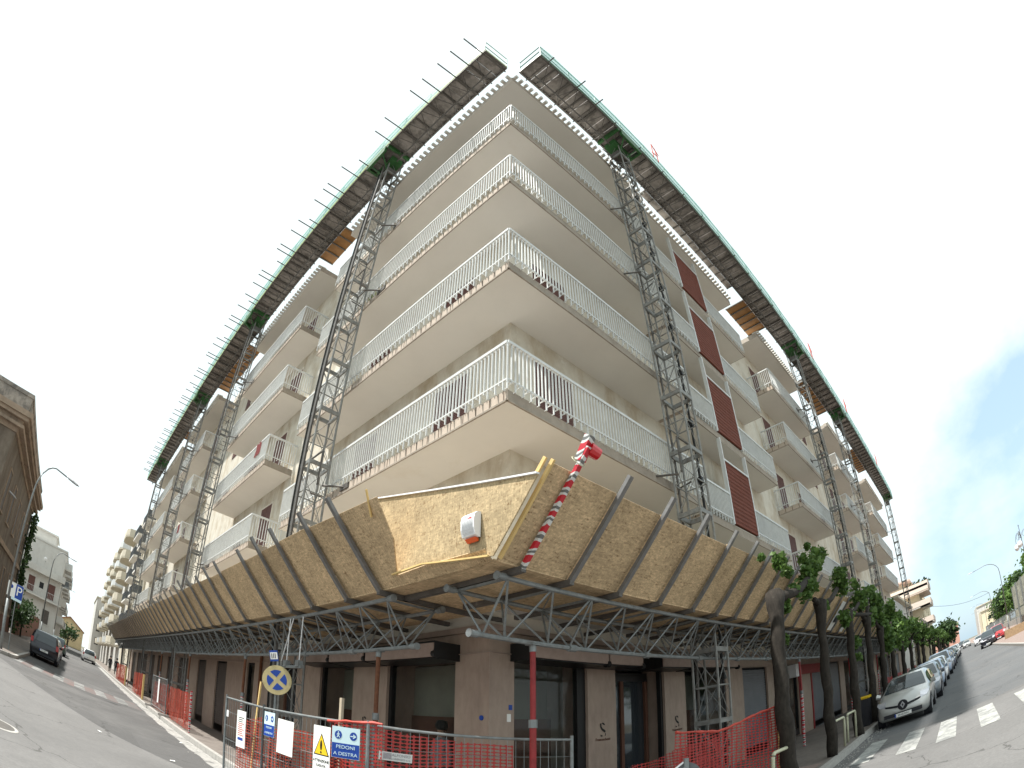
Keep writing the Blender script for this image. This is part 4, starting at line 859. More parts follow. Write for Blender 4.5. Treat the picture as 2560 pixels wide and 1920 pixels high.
# timber stakes
def wstake(label,a,b,w_=.05):
    t=thing('timber_stake',label,'timber stake',a,0,'timber stakes behind the fence'); g=MB(); d=Vector(b)-Vector(a); g.bar((0,0,0),d,w_,w_*.6); g.build('stake_timber',woodedge if w_<.06 else mat('pale_timber',(.45,.38,.28),.8,0,.15,8),t)
wstake('leaning pale timber stake left of the round road sign',(-2.78,3.9,GZ),(-2.70,3.75,2.0)); wstake('squared timber stake behind the warning triangle',(-2.72,.4,GZ),(-2.72,.37,1.87),.065)
wstake('yellow timber stake holding the red netting by the tree',(qd.x+.02,qd.y+.04,GZ),(qd.x,qd.y+.04,qd.z+.2),.05)
# round no stopping sign
px_=Vector((-2.42,3.62,0)); t=thing('road_sign','round faded no-stopping sign with blue and yellowed cross on a grey pole','road sign',(px_.x,px_.y,GZ))
g=MB(); g.tube((0,.03,0),(0,.03,2.75),.03,10); g.build('pole',steel,t)
sn=Vector((-.62,-.78,0)).normalized(); sx_=Vector((.78,-.62,0)); cz=2.10-GZ
rl_=R(12); ux=sx_*math.cos(rl_)+Vector((0,0,1))*math.sin(rl_); uy=-sx_*math.sin(rl_)+Vector((0,0,1))*math.cos(rl_)
def D(u,v,o=0): return ux*u+uy*v+sn*(.04+o)+Vector((0,0,cz))
g=MB(); g.poly([D(.30*math.cos(a),.30*math.sin(a)) for a in [2*math.pi*i/40 for i in range(40)]],.012,-sn); g.build('disc',faded,t)
for q in range(4):
    g=MB(); a0=q*math.pi/2+math.pi/2-R(36)+0; pts=[]
    base=q*math.pi/2
    h=.04; Rr_=.205
    # quadrant centred at angle base+45 deg in a frame rotated 45 deg -> blocks at top,left,bottom,right
    th0=base+math.asin(h/Rr_); th1=base+math.pi/2-math.asin(h/Rr_)
    pl=[(h*1.0,h*1.0)]
    arcp=[(Rr_*math.cos(th0+(th1-th0)*i/10),Rr_*math.sin(th0+(th1-th0)*i/10)) for i in range(11)]
    cx_,cy_=(h*(1 if q in (0,3) else -1),h*(1 if q in (0,1) else -1))
    allp=[(cx_,cy_)]+arcp
    c45,s45=math.cos(R(45)),math.sin(R(45)); allp=[(u*c45-v*s45,u*s45+v*c45) for u,v in allp]
    g.poly([D(u,v,.002) for u,v in allp]); g.build('blue_sector',blue,t)
    g=MB(); o2=[(u*1.05+(0),v*1.05) for u,v in allp]; 
g=MB(); g.poly([D(-.085,.38,.0),D(.085,.38,.0),D(.085,.60,.0),D(-.085,.60,.0)],.01,-sn); o=g.build('plate',blue,t)
g=MB(); g.poly([D(-.075,.42,.002),D(.075,.42,.002),D(.075,.56,.002),D(-.075,.56,.002)]); g.build('plate_panel',paper,o)
for i in range(3): g=MB(); g.poly([D(-.05+.035*i,.44,.004),D(-.03+.035*i,.44,.004),D(-.03+.035*i,.54,.004),D(-.05+.035*i,.54,.004)]); g.build('plate_mark',MATS['grey_ink'],o)
# taped round sign seen from behind, lower right
t=thing('covered_sign','grey back of a round sign wrapped in white and red tape, at the bottom','road sign',(-1.15,-2.75,GZ)); cpt=ray_at(1716,1935,(-1.15,-2.75,0),(-.9,-.35,0)); t.location=(cpt.x,cpt.y,GZ)
zc=cpt.z-GZ; vn=Vector((-.86,-.5,.0)).normalized(); vx=Vector((.5,-.86,0))
g=MB(); g.poly([vx*(.165*math.cos(a))+Vector((0,0,zc-.02+.165*math.sin(a))) for a in [2*math.pi*i/32 for i in range(32)]],.012,vn); g.build('disc',mat('sign_back',(.14,.145,.15),.5,.3,.1,5),t)
g=MB(); g.tube(vn*.04,vn*.04+Vector((0,0,zc+.2)),.03,8); g.build('pole',steel,t)
g=MB(); g.bar(vx*-.17+vn*.03+Vector((0,0,zc+.05)),vx*-.03+vn*.03+Vector((0,0,zc+.155)),.02,.02); g.bar(vx*-.05+vn*.04+Vector((0,0,zc+.05)),vx*.0+vn*.04+Vector((0,0,zc+.08)),.03,.04); g.build('tape',white,t)
g=MB(); g.bar(vx*-.08+vn*.04+Vector((0,0,zc-.06)),vx*.1+vn*.04+Vector((0,0,zc-.03)),.03,.05); g.build('tape_band',MATS['striped_tape'],t)
# hoops at the kerb
def hoop(label,x,y,w_,ang):
    t=thing('kerb_hoop',label,'barrier hoop',(x,y,SZ),R(ang),'cream tubular hoops along the right kerb')
    g=MB(); r=.1; H_=.80; pts=[(0,0,0),(0,0,H_-r)]+[(r-r*math.cos(a),0,H_-r+r*math.sin(a)) for a in [math.pi/2*i/5 for i in range(1,6)]]+[(w_-r+r*math.sin(a),0,H_-r+r*math.cos(a)) for a in [math.pi/2*i/5 for i in range(0,6)]]+[(w_,0,0)]
    g.path(pts,.032,10); g.build('hoop_tube',cream,t,smooth=True)
hoop('nearest cream hoop beside the red netting and the first tree',2.15,-3.50,.75,-4); hoop('cream hoop between the second tree and the parked car',6.75,-3.42,.9,-3); hoop('cream hoop closest to the silver parked car',8.35,-3.40,.9,-3)
# ---------------------------------------------------------------- trees
def leaf_cluster(mb, c, r, n, rd, sz=.11, flat=1):
    c=Vector(c)
    for _ in range(n):
        d=Vector((rd.gauss(0,1),rd.gauss(0,1),rd.gauss(0,1))).normalized(); p=c+Vector((d.x*r[0],d.y*r[1],d.z*r[2]))*min(1.7,abs(rd.gauss(.55,.42)))
        a=Vector((rd.gauss(0,1),rd.gauss(0,1),rd.gauss(0,.6))).normalized(); b=a.cross(Vector((rd.gauss(0,1),rd.gauss(0,1),rd.gauss(0,1)))).normalized(); s=sz*rd.uniform(.6,1.25)
        m_=a.cross(b)*s*.3
        mb.add([p-a*s,p-b*s*.75+m_,p+a*s*.35-b*s*.55,p+a*s,p+a*s*.35+b*s*.55,p+b*s*.75+m_],[(0,1,2,3,4,5)])
def T8(x,y): return (1640+x*.28933,1300+y*.28933)
def pollard(label,x,y,h,limbs,clusters,rd,r0=.14,lean=(0,0),mat_l=None,sz=.11):
    t=thing('pollarded_tree',label,'tree',(x,y,SZ),0,'pollarded street trees along the right pavement')
    g=MB(); pts=[];rs=[]; n=14
    for i in range(n+1):
        f=i/n; z=h*f; pts.append((lean[0]*f*f+(lean[2] if len(lean)>2 else 0)*(1-f)**2.2+.02*math.sin(i*1.3+x),lean[1]*f*f+.02*math.cos(i*1.7+x),z)); rs.append(r0*.9*(1+.07*math.sin(i*5.1+x*3))*(1.25-.42*f if f<.82 else .92+.55*(f-.82)/.18)*(1+.05*math.sin(i*2.3+x)))
    g.path(pts,r0,12,rs); top=Vector(pts[-1]); g.tube(top,top+Vector((0,0,.08)),r0*1.15,12,r0*.7)
    g.build('trunk',bark,t,smooth=True)
    for (dx,dy,dz,r) in limbs:
        if dx>1000: q=ray_at(*T8(dx-10000,dy),(0,y,0),(0,1,0)); w_=Vector((q.x-x,0,q.z-SZ))-top; dx,dy,dz=w_
        g=MB(); b=top+Vector((dx,dy,dz)); md=top+Vector((dx*.6,dy*.6,dz*.35)); g.path([top-Vector((0,0,.1)),md,b],r,9,[r*1.3,r,r*.9]); g.tube(b,b+Vector((dx,dy,dz)).normalized()*.05,r*1.15,9,r*.8); g.build('limb',bark,t,smooth=True)
    g=MB()
    for (cx,cy,cz,rx,rz_,nn) in clusters: leaf_cluster(g,(cx,cy,cz),(rx,rx,rz_),nn,rd,sz)
    sh=MB()
    for (cx,cy,cz,rx,rz_,nn) in clusters:
        if cz>h-.5:
            for _ in range(4): u=Vector((rd.uniform(-.4,.4)*rx,rd.uniform(-.4,.4)*rx,rz_*rd.uniform(.6,1.1))); sh.tube((cx,cy,cz-rz_*.7),Vector((cx,cy,cz))+u,.012,4,.004)
    g.build('crown',mat_l or leafm,t); return t
rd=random.Random(5)
def T8(x,y): return (1640+x*.28933,1300+y*.28933)
def tufts(x,y,lst,k=260):
    out=[]
    for (u,v,r) in lst:
        c=ray_at(*T8(u,v),(0,y,0),(0,1,0)); D_=(c-CAM).length; rr=r*.28933*D_/FPX/.85; out.append((c.x-x,rd.uniform(-.06,.06),c.z-SZ,rr*.8,rr,int(k*(r/60)**1.3)))
    return out
X1,Y1=2.45,-3.52
pollard('thick dark pollarded tree nearest the camera with a forked stump',X1,Y1,3.62,[(11320,500,0,.085),(11195,600,0,.05),(11060,680,0,.10)],tufts(X1,Y1,[(1200,600,40),(1310,470,60),(1390,350,62),(1300,600,64),(1430,280,44),(1290,330,36),(1285,230,24),(1060,365,56),(1155,440,40),(1125,740,44),(1135,1030,30),(890,330,20),(1350,560,50),(1340,420,60)],330),rd,.145,(.42,0,.65),sz=.07)
X1,Y1=5.75,-3.5
pollard('slim pollarded tree with a ball of leaves on one raised arm',X1,Y1,3.75,[(11560,600,0,.07),(11370,690,0,.06)],tufts(X1,Y1,[(1590,540,72),(1560,480,44),(1630,590,44),(1450,735,40),(1600,450,26)],330),rd,.125,(.40,0,.45),sz=.08)
X1,Y1=9.1,-3.48
pollard('third pollarded tree with leaves growing down its trunk',X1,Y1,3.75,[(11750,720,0,.06),(11610,865,0,.05),(11870,810,0,.06)],tufts(X1,Y1,[(1770,690,70),(1720,560,30),(1615,860,48),(1680,840,30),(1740,1060,42),(1760,1180,26),(1800,640,40)],330),rd,.13,(.45,0,.4),sz=.09)
X1,Y1=12.6,-3.45
pollard('dense bushy pollarded tree just before the front bumper of the silver parked car',X1,Y1,3.7,[(.8,0,.9,.07),(-.6,.1,.3,.07),(1.6,.1,.8,.06)],tufts(X1,Y1,[(1870,650,52),(1900,760,58),(1840,880,40),(1870,590,20),(1930,850,50),(1910,680,40),(1860,830,50)],480),rd,.13,(.35,0),sz=.10)
X1,Y1=16.0,-3.42
pollard('bushy leafy tree hanging low over the roof of the silver parked car',X1,Y1,3.5,[(.8,0,.6,.07),(-.6,.1,.3,.07)],tufts(X1,Y1,[(2000,800,60),(2030,720,30),(1960,930,56),(2050,950,62),(2010,1080,50),(2080,1040,50),(2000,990,56),(2080,860,46)],520),rd,.13,(.35,0),sz=.11)
X1,Y1=19.6,-3.4
pollard('shorter leafy tree behind the second parked car',X1,Y1,3.4,[(.8,0,.6,.07),(-.6,.1,.3,.07)],tufts(X1,Y1,[(2110,900,44),(2120,990,50),(2130,1080,40),(2100,820,24),(2150,1010,46)],420),rd,.13,(.35,0),sz=.11)
words=['seventh','eighth','ninth','tenth','eleventh','twelfth','thirteenth','fourteenth','fifteenth','sixteenth','seventeenth','eighteenth','nineteenth','twentieth','twenty-first','twenty-second']
protoT=None
for i in range(16):
    x=23.6+i*4.6
    if i%4==0 or protoT is None:
        protoT=pollard('x',x,-3.5,3.1,[(.5,.2,.7,.07),(-.5,-.1,.7,.07)],[(.6,.1,3.75,.5,.38,210),(-.55,-.1,3.7,.5,.36,210),(.1,0,4.1,.4,.4,130),(.1,.1,2.9,.3,.35,60)],rd,.13,sz=.12); o=protoT
    else:
        o=copy_tree(protoT); o.location=(x,-3.5-.012*(x-20)+.05*math.sin(i*2),SZ); o.rotation_euler.z=i*1.3; sc_=.92+.16*((i*7)%5)/5; o.scale=(sc_,sc_,sc_)
    o['label']='%s pollarded tree counted along the right pavement from the crossing'%words[i]
# ---------------------------------------------------------------- cars
tyre=mat('tyre',(.02,.02,.02),.85,0,0); rim=mat('wheel_rim',(.4,.4,.42),.35,.8,0); carglass=glass_mat('car_glass',(.03,.04,.045),.05,1)
lampg=mat('lamp_glass',(.55,.56,.6),.12,.3,0,spec=.8); lampr=mat('tail_lamp',(.4,.02,.02),.2,0,0,spec=.7); plast=mat('bumper_plastic',(.025,.025,.03),.5,0,0)
def paintm(name,c): 
    m=mat(name,c,.28,.35,.02,2,spec=.6); m.node_tree.nodes['Principled BSDF'].inputs['Coat Weight'].default_value=.6; return m
def carproto(kind,label,paint):
    t=thing('parked_car',label,'car')
    if kind=='hatch': Lh,W,prof=4.06,.865,[(-2.03,.35,.62,.80,.70,.66,.62),(-1.98,.22,.80,.85,.90,.84,.66),(-1.85,.2,.93,.86,1.15,.80,.66),(-1.65,.2,.98,.865,1.36,.70,.6),(-1.2,.2,.97,.865,1.45,.64,.56),(-.4,.2,.95,.865,1.47,.63,.55),(.25,.2,.93,.865,1.41,.62,.54),(.62,.2,.92,.865,1.22,.68,.62),(1.0,.2,.91,.86,1.0,.76,.70),(1.4,.2,.84,.85,.93,.72,.62),(1.75,.2,.76,.82,.83,.66,.52),(1.93,.22,.66,.76,.72,.60,.45),(2.03,.32,.52,.62,.56,.5,.36)]
    elif kind=='suv': Lh,W,prof=4.4,.90,[(-2.2,.4,.75,.82,.85,.7,.62),(-2.15,.28,.95,.88,1.05,.86,.70),(-2.02,.25,1.05,.89,1.40,.80,.68),(-1.85,.25,1.08,.90,1.62,.72,.62),(-1.2,.25,1.07,.90,1.68,.70,.6),(-.4,.25,1.05,.90,1.69,.69,.6),(.3,.25,1.03,.90,1.62,.68,.58),(.75,.25,1.02,.90,1.36,.72,.66),(1.1,.25,1.02,.89,1.12,.80,.72),(1.6,.25,.98,.88,1.05,.76,.66),(1.95,.26,.86,.84,.93,.68,.54),(2.12,.28,.72,.76,.78,.6,.45),(2.2,.36,.58,.64,.62,.5,.36)]
    else: Lh,W,prof=4.3,.88,[(-2.15,.3,.8,.84,1.3,.78,.7),(-2.1,.2,.98,.87,1.7,.76,.66),(-1.6,.2,1.0,.88,1.8,.74,.64),(-.2,.2,1.0,.88,1.82,.73,.63),(.5,.2,1.0,.88,1.72,.71,.6),(1.0,.2,1.02,.87,1.3,.76,.68),(1.3,.2,1.02,.87,1.1,.8,.7),(1.7,.2,.95,.85,1.02,.74,.62),(2.0,.24,.75,.8,.82,.64,.5),(2.15,.34,.58,.66,.62,.52,.4)]
    ring=[]; g=MB()
    for (x,zl,zb_,wb,zt,wt,wr) in prof:
        pts=[(0,zl),(wb*.86,zl),(wb*.97,zl+.08),(wb,zl+(zb_-zl)*.45),(wb*.995,zb_-.05),(wb*.97,zb_),(wt+(wb*.97-wt)*.12,zb_+(zt-zb_)*.85),(wr,zt),(wr*.5,zt+.015),(0,zt+.02)]
        full=pts+[(-a,b) for a,b in pts[-2:0:-1]]; ring.append(len(full)); g.v += [(x,a,b) for a,b in full]
    n=ring[0]
    for i in range(len(prof)-1):
        for j in range(n): g.f.append((i*n+j,i*n+(j+1)%n,(i+1)*n+(j+1)%n,(i+1)*n+j))
    g.f.append(tuple(range(n))[::-1]); g.f.append(tuple((len(prof)-1)*n+j for j in range(n)))
    body=g.build('body',paint,t,smooth=True)
    # greenhouse glass
    cab=[p for p in prof if p[4]-p[2]>.2]
    def P(p,f,off=.012):
        x,zl,zb_,wb,zt,wt,wr=p; 
        lw=wb*.97; hw=wt+(wb*.97-wt)*.12; 
        return x,lw+(hw-lw)*f+off,zb_+(zt-zb_)*.85*f
    for sgn in (1,-1):
        segs=[cab[1:len(cab)//2+1],cab[len(cab)//2:-0 or None]]
        for sg_ in segs:
            if len(sg_)<2: continue
            g=MB(); lo=[P(p,.10) for p in sg_]; hi=[P(p,.93) for p in sg_]
            lo[0]=(lo[0][0]+.05,lo[0][1],lo[0][2]); hi[0]=(hi[0][0]+.05,hi[0][1],hi[0][2]); 
            k=len(lo); g.v=[(x,y*sgn,z) for x,y,z in lo+hi]; g.f=[(i,i+1,k+i+1,k+i) if sgn<0 else (k+i,k+i+1,i+1,i) for i in range(k-1)]; g.build('side_window',carglass,t)
    f0=[p for p in prof if p[0]>.1 and p[4]-p[2]>.03]; 
    a=max(f0,key=lambda p:p[4]); idx=prof.index(a); seq=prof[idx:idx+3]
    g=MB(); 
    for q,(x,zl,zb_,wb,zt,wt,wr) in enumerate(seq): w2=wr*(1.0 if q else .98); g.v += [(x+.02,-w2,zt+.012),(x+.02,0,zt+.04),(x+.02,w2,zt+.012)]
    g.f=[(3*q+j,3*q+3+j,3*q+4+j,3*q+1+j) for q in range(len(seq)-1) for j in (0,1)]; g.build('windscreen',carglass,t)
    r_=prof[1:4] if kind!='van' else prof[0:2]; g=MB()
    for (x,zl,zb_,wb,zt,wt,wr) in r_: g.v += [(x-.025,-wr*.98,zt+.0),(x-.03,0,zt+.02),(x-.025,wr*.98,zt+.0)]
    g.f=[(3*q+j+1,3*q+4+j,3*q+3+j,3*q+j) for q in range(len(r_)-1) for j in (0,1)]; g.build('rear_window',carglass,t)
    xf=prof[-1][0]; xr_=prof[0][0]
    for wx in (Lh*.31,-Lh*.30):
        for sgn in (1,-1):
            g=MB(); g.tube((wx,sgn*(W-.19),.32),(wx,sgn*(W+.005),.32),.32,20); wh=g.build('wheel',tyre,t); g=MB(); g.tube((wx,sgn*(W-.02),.32),(wx,sgn*(W+.012),.32),.21,16); 
            for q in range(5): a_=q*2*math.pi/5; g.bar((wx,sgn*(W+.015),.32),(wx+.19*math.cos(a_),sgn*(W+.015),.32+.19*math.sin(a_)),.045,.012,up=(0,1,0))
            g.build('rim',rim,wh)
            g=MB(); g.tube((wx,sgn*(W-.25),.33),(wx,sgn*(W+.001),.33),.375,20); g.build('wheel_arch',plast,t)
    zf=prof[-3][2]
    for sgn in (1,-1):
        g=MB(); p0=prof[-3]; p1=prof[-2]
        g.poly([(p1[0]+.035,sgn*.52,p1[2]-.03),(p1[0]-.02,sgn*(p1[3]-.01),p1[2]+.02),(p0[0]+.0,sgn*(p0[3]+.01),p0[2]-.0),(p0[0]-.12,sgn*(p0[3]+.01),p0[2]+.07),(p0[0]+.05,sgn*(p0[6]+.02),p0[4]+.0),(p1[0]+.01,sgn*.56,p1[4]+.02)][::sgn],.02,(1,0,.3)); g.build('headlight',lampg,t)
        g=MB(); q=prof[1]; g.box(q[0]-.045,q[0]+.02,sgn*(q[3]-.17),sgn*(q[3]-.005),q[2]-.06,q[2]+.24); g.build('tail_light',lampr,t)
        g=MB(); a=prof[len(prof)//2+1]; g.tube((a[0]+.12,sgn*.86,a[2]+.06),(a[0]+.12,sgn*1.0,a[2]+.1),.07,8,.09); g.build('mirror',paint,t)
        g=MB(); g.tube((prof[-2][0]+.06,sgn*.56,.36),(prof[-2][0]+.085,sgn*.56,.36),.05,10); g.build('fog_lamp',lampg,t)
    g=MB(); g.box(xf-.06,xf+.012,-.6,.6,.30,.42); g.build('lower_grille',plast,t)
    g=MB(); g.bar((prof[-2][0]+.02,-.56,prof[-2][2]+.0),(xf+.02,-.16,prof[-1][4]+.05),.05,.06); g.bar((prof[-2][0]+.02,.56,prof[-2][2]),(xf+.02,.16,prof[-1][4]+.05),.05,.06); g.tube((xf-.05,0,prof[-1][4]+.06),(xf+.025,0,prof[-1][4]+.05),.16,16); g.build('grille',plast,t)
    g=MB(); zz=prof[-1][4]+.06; g.poly([(xf+.03,0,zz+.11),(xf+.03,-.075,zz),(xf+.03,0,zz-.11),(xf+.03,.075,zz)],.012,(1,0,0)); e_=g.build('emblem',rim,t); g=MB(); g.poly([(xf+.044,0,zz+.05),(xf+.044,-.03,zz),(xf+.044,0,zz-.05),(xf+.044,.03,zz)],.004,(1,0,0)); g.build('emblem_centre',plast,e_)
    for x_,d in ((xf+.015,1),(xr_-.02 if kind!='van' else xr_-.015,-1)):
        zz=.33 if d>0 else .62; g=MB(); g.box(x_,x_+.01*d,-.26,.26,zz-.055,zz+.055); pl=g.build('number_plate',paper,t)
        text('lettering','ER452VH' if d>0 else 'DK618RT',.085,ink,frame_mtx((x_+.013*d,0,zz),(0,1*d,0),(0,0,1)),pl,.001)
        g=MB(); g.box(x_+.0005*d,x_+.0115*d,-.262 if d>0 else .222,-.222 if d>0 else .262,zz-.053,zz+.053); g.build('plate_band',blue,pl)
    g=MB(); g.box(xr_-.03,xr_+.06,-.7,.7,.32,.45); g.build('rear_bumper',plast,t)
    return t
silver=paintm('paint_silver',(.46,.46,.44)); pwhite=paintm('paint_white',(.72,.72,.72)); pblack=paintm('paint_black',(.012,.012,.018)); pblue=paintm('paint_blue',(.06,.09,.16)); pgrey=paintm('paint_grey',(.16,.18,.20)); pred=paintm('paint_red',(.42,.025,.03)); pgreen=paintm('paint_green',(.05,.09,.07)); pazure=paintm('paint_azure',(.30,.38,.50))
hatch=carproto('hatch','silver hatchback parked first in the right-hand row beside the zebra crossing',silver); suv=carproto('suv','black people carrier parked with its tail towards us on the left street',pblack); van=carproto('van','red van facing us on the far side of the right street',pred)
def place(o,x,y,rz): o.location=(x,y,GZ); o.rotation_euler=(0,0,R(rz)); return o
place(hatch,12.35,-4.72,180); place(suv,-8.15,27.4,90); place(van,58.5,-11.6,180)
hatch['group']='cars parked in a row along the right kerb'
def another(src,label,x,y,rz,p,grp=None):
    o=copy_tree(src); place(o,x,y,rz); o['label']=label
    if grp: o['group']=grp
    elif 'group' in o: del o['group']
    for ch in o.children:
        if ch.name.split('.')[0] in ('body','mirror'):
            ch.material_slots[0].link='OBJECT'; ch.material_slots[0].material=p
    return o
ordn=['second','third','fourth','fifth','sixth','seventh','eighth','ninth','tenth','eleventh','twelfth','thirteenth','fourteenth','fifteenth']
cols=[(pgrey,'dark blue-grey','hatch'),(pazure,'pale blue','hatch'),(pwhite,'white','hatch'),(pazure,'light blue','suv'),(pgrey,'grey','hatch'),(pblue,'dark blue','hatch'),(pgreen,'dark green','suv'),(silver,'silver','hatch'),(pgreen,'green','hatch'),(pwhite,'white','hatch'),(silver,'silver','suv'),(pgrey,'grey','hatch'),(pwhite,'white','suv'),(pblue,'blue','hatch')]
for i,(p,cn,kd) in enumerate(cols):
    another({'hatch':hatch,'suv':suv}[kd],'%s car, %s in the row parked along the right kerb'%(cn,ordn[i]),17.2+i*4.85,-4.80-.019*(5+i*4.85)+.06*math.sin(i),181,p,'cars parked in a row along the right kerb')
another(suv,'dark car half hidden beside the red van on the right street',55.6,-10.2,176,pblack)
another(hatch,'white car driving towards us behind the red van',84,-10.3,178,pwhite); another(hatch,'silver car driving towards us farther down the right street',112,-8.6,180,silver); another(suv,'dark car in the middle of the right street far away',120,-7.6,180,pblack); another(hatch,'orange-red car far away by the right kerb',104,-12,180,pred)
another(suv,'white car driving away along the left street with brake lights',-4.3,66,92,pwhite)
another(hatch,'red car parked behind the black people carrier',-8.2,33.5,90,pred,'cars parked along the left street'); another(hatch,'silver car parked beyond the red one on the left street',-8.2,38.5,90,silver,'cars parked along the left street'); another(suv,'dark green car parked where the left street narrows',-8.1,50,90,pgreen,'cars parked along the left street'); another(hatch,'dark car parked farthest along the left street',-8.1,56,90,pblack,'cars parked along the left street')
# ---------------------------------------------------------------- street lamps
def slamp(label,x,y,z0,pts,head_dir,mat_=steel):
    t=thing('street_lamp',label,'street lamp',(x,y,z0),0,None); g=MB(); g.path([(0,0,0),(0,0,2.2)],.08,10); g.path([(0,0,2.2)]+pts,.045,8,[.06]+[.045-.015*i/len(pts) for i in range(len(pts))]); g.build('pole',mat_,t,smooth=True)
    e_=Vector(pts[-1]); d=Vector(head_dir).normalized(); sd=d.cross(Vector((0,0,1))).normalized(); g=MB(); n=8
    prof=[(0,.05,.04),(.08,.09,.07),(.35,.14,.08),(.6,.11,.06),(.72,.03,.02)]
    for (l_,w_,h_) in prof:
        c=e_+d*l_; g.v += [tuple(c+sd*w_*math.cos(a)+Vector((0,0,1))*(h_*max(0,math.sin(a))+.0)) for a in [math.pi*i/6 for i in range(7)]]
    for i in range(4):
        for j in range(6): g.f.append((i*7+j,i*7+j+1,(i+1)*7+j+1,(i+1)*7+j))
        g.f.append((i*7+6,i*7,(i+1)*7,(i+1)*7+6))
    g.build('lamp_head',mat('lamp_grey',(.45,.46,.47),.5,.2,.05,5),t)
    g=MB(); k=[]
    for (l_,w_,h_) in prof[1:4]: c=e_+d*l_; k.append((c-sd*w_*.85-Vector((0,0,.02)),c+sd*w_*.85-Vector((0,0,.02))))
    g.poly([k[0][0],k[1][0],k[2][0],k[2][1],k[1][1],k[0][1]],.02,(0,0,1)); g.build('lamp_glass',lampg,t); return t
def curve_arm(h,reach,dirv,rise=.9):
    d=Vector(dirv).normalized(); return [(0,0,h-1.6)]+[tuple(d*(reach*(1-math.cos(a))*.55)+Vector((0,0,h-1.4+ (1.4)*math.sin(a)))) for a in [math.pi/2*i/6 for i in range(1,7)]]+[tuple(d*reach+Vector((0,0,h-.12)))]
slamp('curved grey street lamp against the sky left of the old brown building',-9.75,17.7,SZ,curve_arm(8.45,1.35,(1,0,0)),(1,-.05,-.22))
slamp('second curved street lamp in front of the pale left building',-9.6,42,SZ,curve_arm(8.6,1.5,(1,0,0)),(1,0,-.1)); slamp('third curved street lamp down the left street',-9.6,72,SZ,curve_arm(8.6,1.5,(1,0,0)),(1,0,-.1))
hp=ray_at(28,1228,(0,0,8.2),(0,0,1)); slamp('grey street lamp whose head shows at the left edge over the brown wall',hp.x-1.6,hp.y-.6,SZ,curve_arm(8.35,1.5,(1,.3,0)),(1,.3,-.3))
for i,(x,y_) in enumerate(((60,-13.3),(100,-14.5),(140,-15.5),(185,-16.5))): slamp(('curved lamp over the right street beside the red van','second curved lamp far along the right street','third curved lamp far along the right street','most distant curved lamp of the right street')[i],x,y_,SZ,curve_arm(8.9,3.4,(-.1,1,0)),(-.1,1,-.05))
# ornate globe lamp at the right edge
gp=ray_at(2553,1345,(0,-13.2,0),(0,1,0)); gz=SZ
t=thing('globe_lamp','ornate dark lamp post with hanging white globes at the right edge','street lamp',(gp.x,gp.y,gz)); Hh=gp.z-gz
g=MB(); g.lathe([(.16,0),(.16,.5),(.09,.7),(.06,1.2),(.05,Hh*.7),(.07,Hh*.72),(.035,Hh*.75),(.03,Hh),(.07,Hh+.06),(.03,Hh+.12),(.02,Hh+.9),(.05,Hh+.95),(0,Hh+1.05)],n=12); g.build('post',darksteel,t,smooth=True)
for a in (0,120,240):
    d=Vector((math.cos(R(a+35)),math.sin(R(a+35)),0)); g=MB(); g.path([d*(.75*(i/16))+d*0+Vector((0,0,Hh+.1+.42*math.sin(math.pi*i/16))) for i in range(17)]+[tuple(d*.75+Vector((0,0,Hh-.2)))],.018,6); g.path([d*.38+d*(.2*math.cos(b))+Vector((0,0,Hh+.22+.2*math.sin(b))) for b in [i*2*math.pi/14 for i in range(15)]],.012,5); g.build('scroll_arm',darksteel,t)
    g=MB(); c=d*.75+Vector((0,0,Hh-.45)); g.lathe([(.22*math.sin(b)+.001,-.22*math.cos(b)*1.1) for b in [math.pi*i/10 for i in range(11)]],tuple(c),16); g.build('globe',mat('opal_glass',(.8,.78,.76),.2,0,0),t,smooth=True)
# parking sign left
sp_=ray_at(38,1478,(0,19.6,0),(0,1,0)); t=thing('parking_sign','white and blue parking sign on two thin poles left of the black car','road sign',(sp_.x,19.6,SZ)); zc=sp_.z-SZ
g=MB(); g.box(-.42,.42,-.02,0,zc-.32,zc+.36); g.build('sign_plate',paper,t); g=MB(); g.box(0.02,.41,-.026,-.021,zc-.30,zc+.35); g.build('blue_field',blue,t)
text('letter','P',.62,paper,frame_mtx((.21,-.03,zc+.03),(1,0,0),(0,0,1)),t,.002)
g=MB(); g.tube((-.22,-.024,zc+.15),(-.22,-.0215,zc+.15),.09,14); g.build('small_disc',blue,t); g=MB(); g.box(-.15,.41,-.03,-.021,zc-.42,zc-.30); g.build('sub_plate',cyanw,t)
g=MB(); g.tube((.1,.02,0),(.1,.02,zc+.3),.03,8); g.build('pole',steel,t)
# ---------------------------------------------------------------- surrounding buildings
def wins(par, face, plane, us, zs, w_, h_, m, arch=False, surround=None):
    """face 'X-','X+','Y-': outward direction; plane coordinate; us centres along the facade; zs sill heights"""
    for z in zs:
        for u in us:
            s=-1 if face[1]=='-' else 1; fr=MB(); gl=MB()
            def bx(mb,u0,u1,d0,d1,z0,z1):
                a=plane+s*d0; b=plane+s*d1
                if face[0]=='X': mb.box(a,b,u0,u1,z0,z1)
                else: mb.box(u0,u1,a,b,z0,z1)
            t_=.10; bx(fr,u-w_/2-t_,u-w_/2,-.05,.06,z,z+h_+t_); bx(fr,u+w_/2,u+w_/2+t_,-.05,.06,z,z+h_+t_); bx(fr,u-w_/2,u+w_/2,-.05,.06,z+h_,z+h_+t_); bx(fr,u-w_/2-t_*1.5,u+w_/2+t_*1.5,-.05,.12,z-.1,z)
            o=fr.build('window',surround or plaster,par); bx(gl,u-w_/2,u+w_/2,-.04,.015,z,z+h_); gl.build('shutter' if m is not glassd else 'pane',m,o)
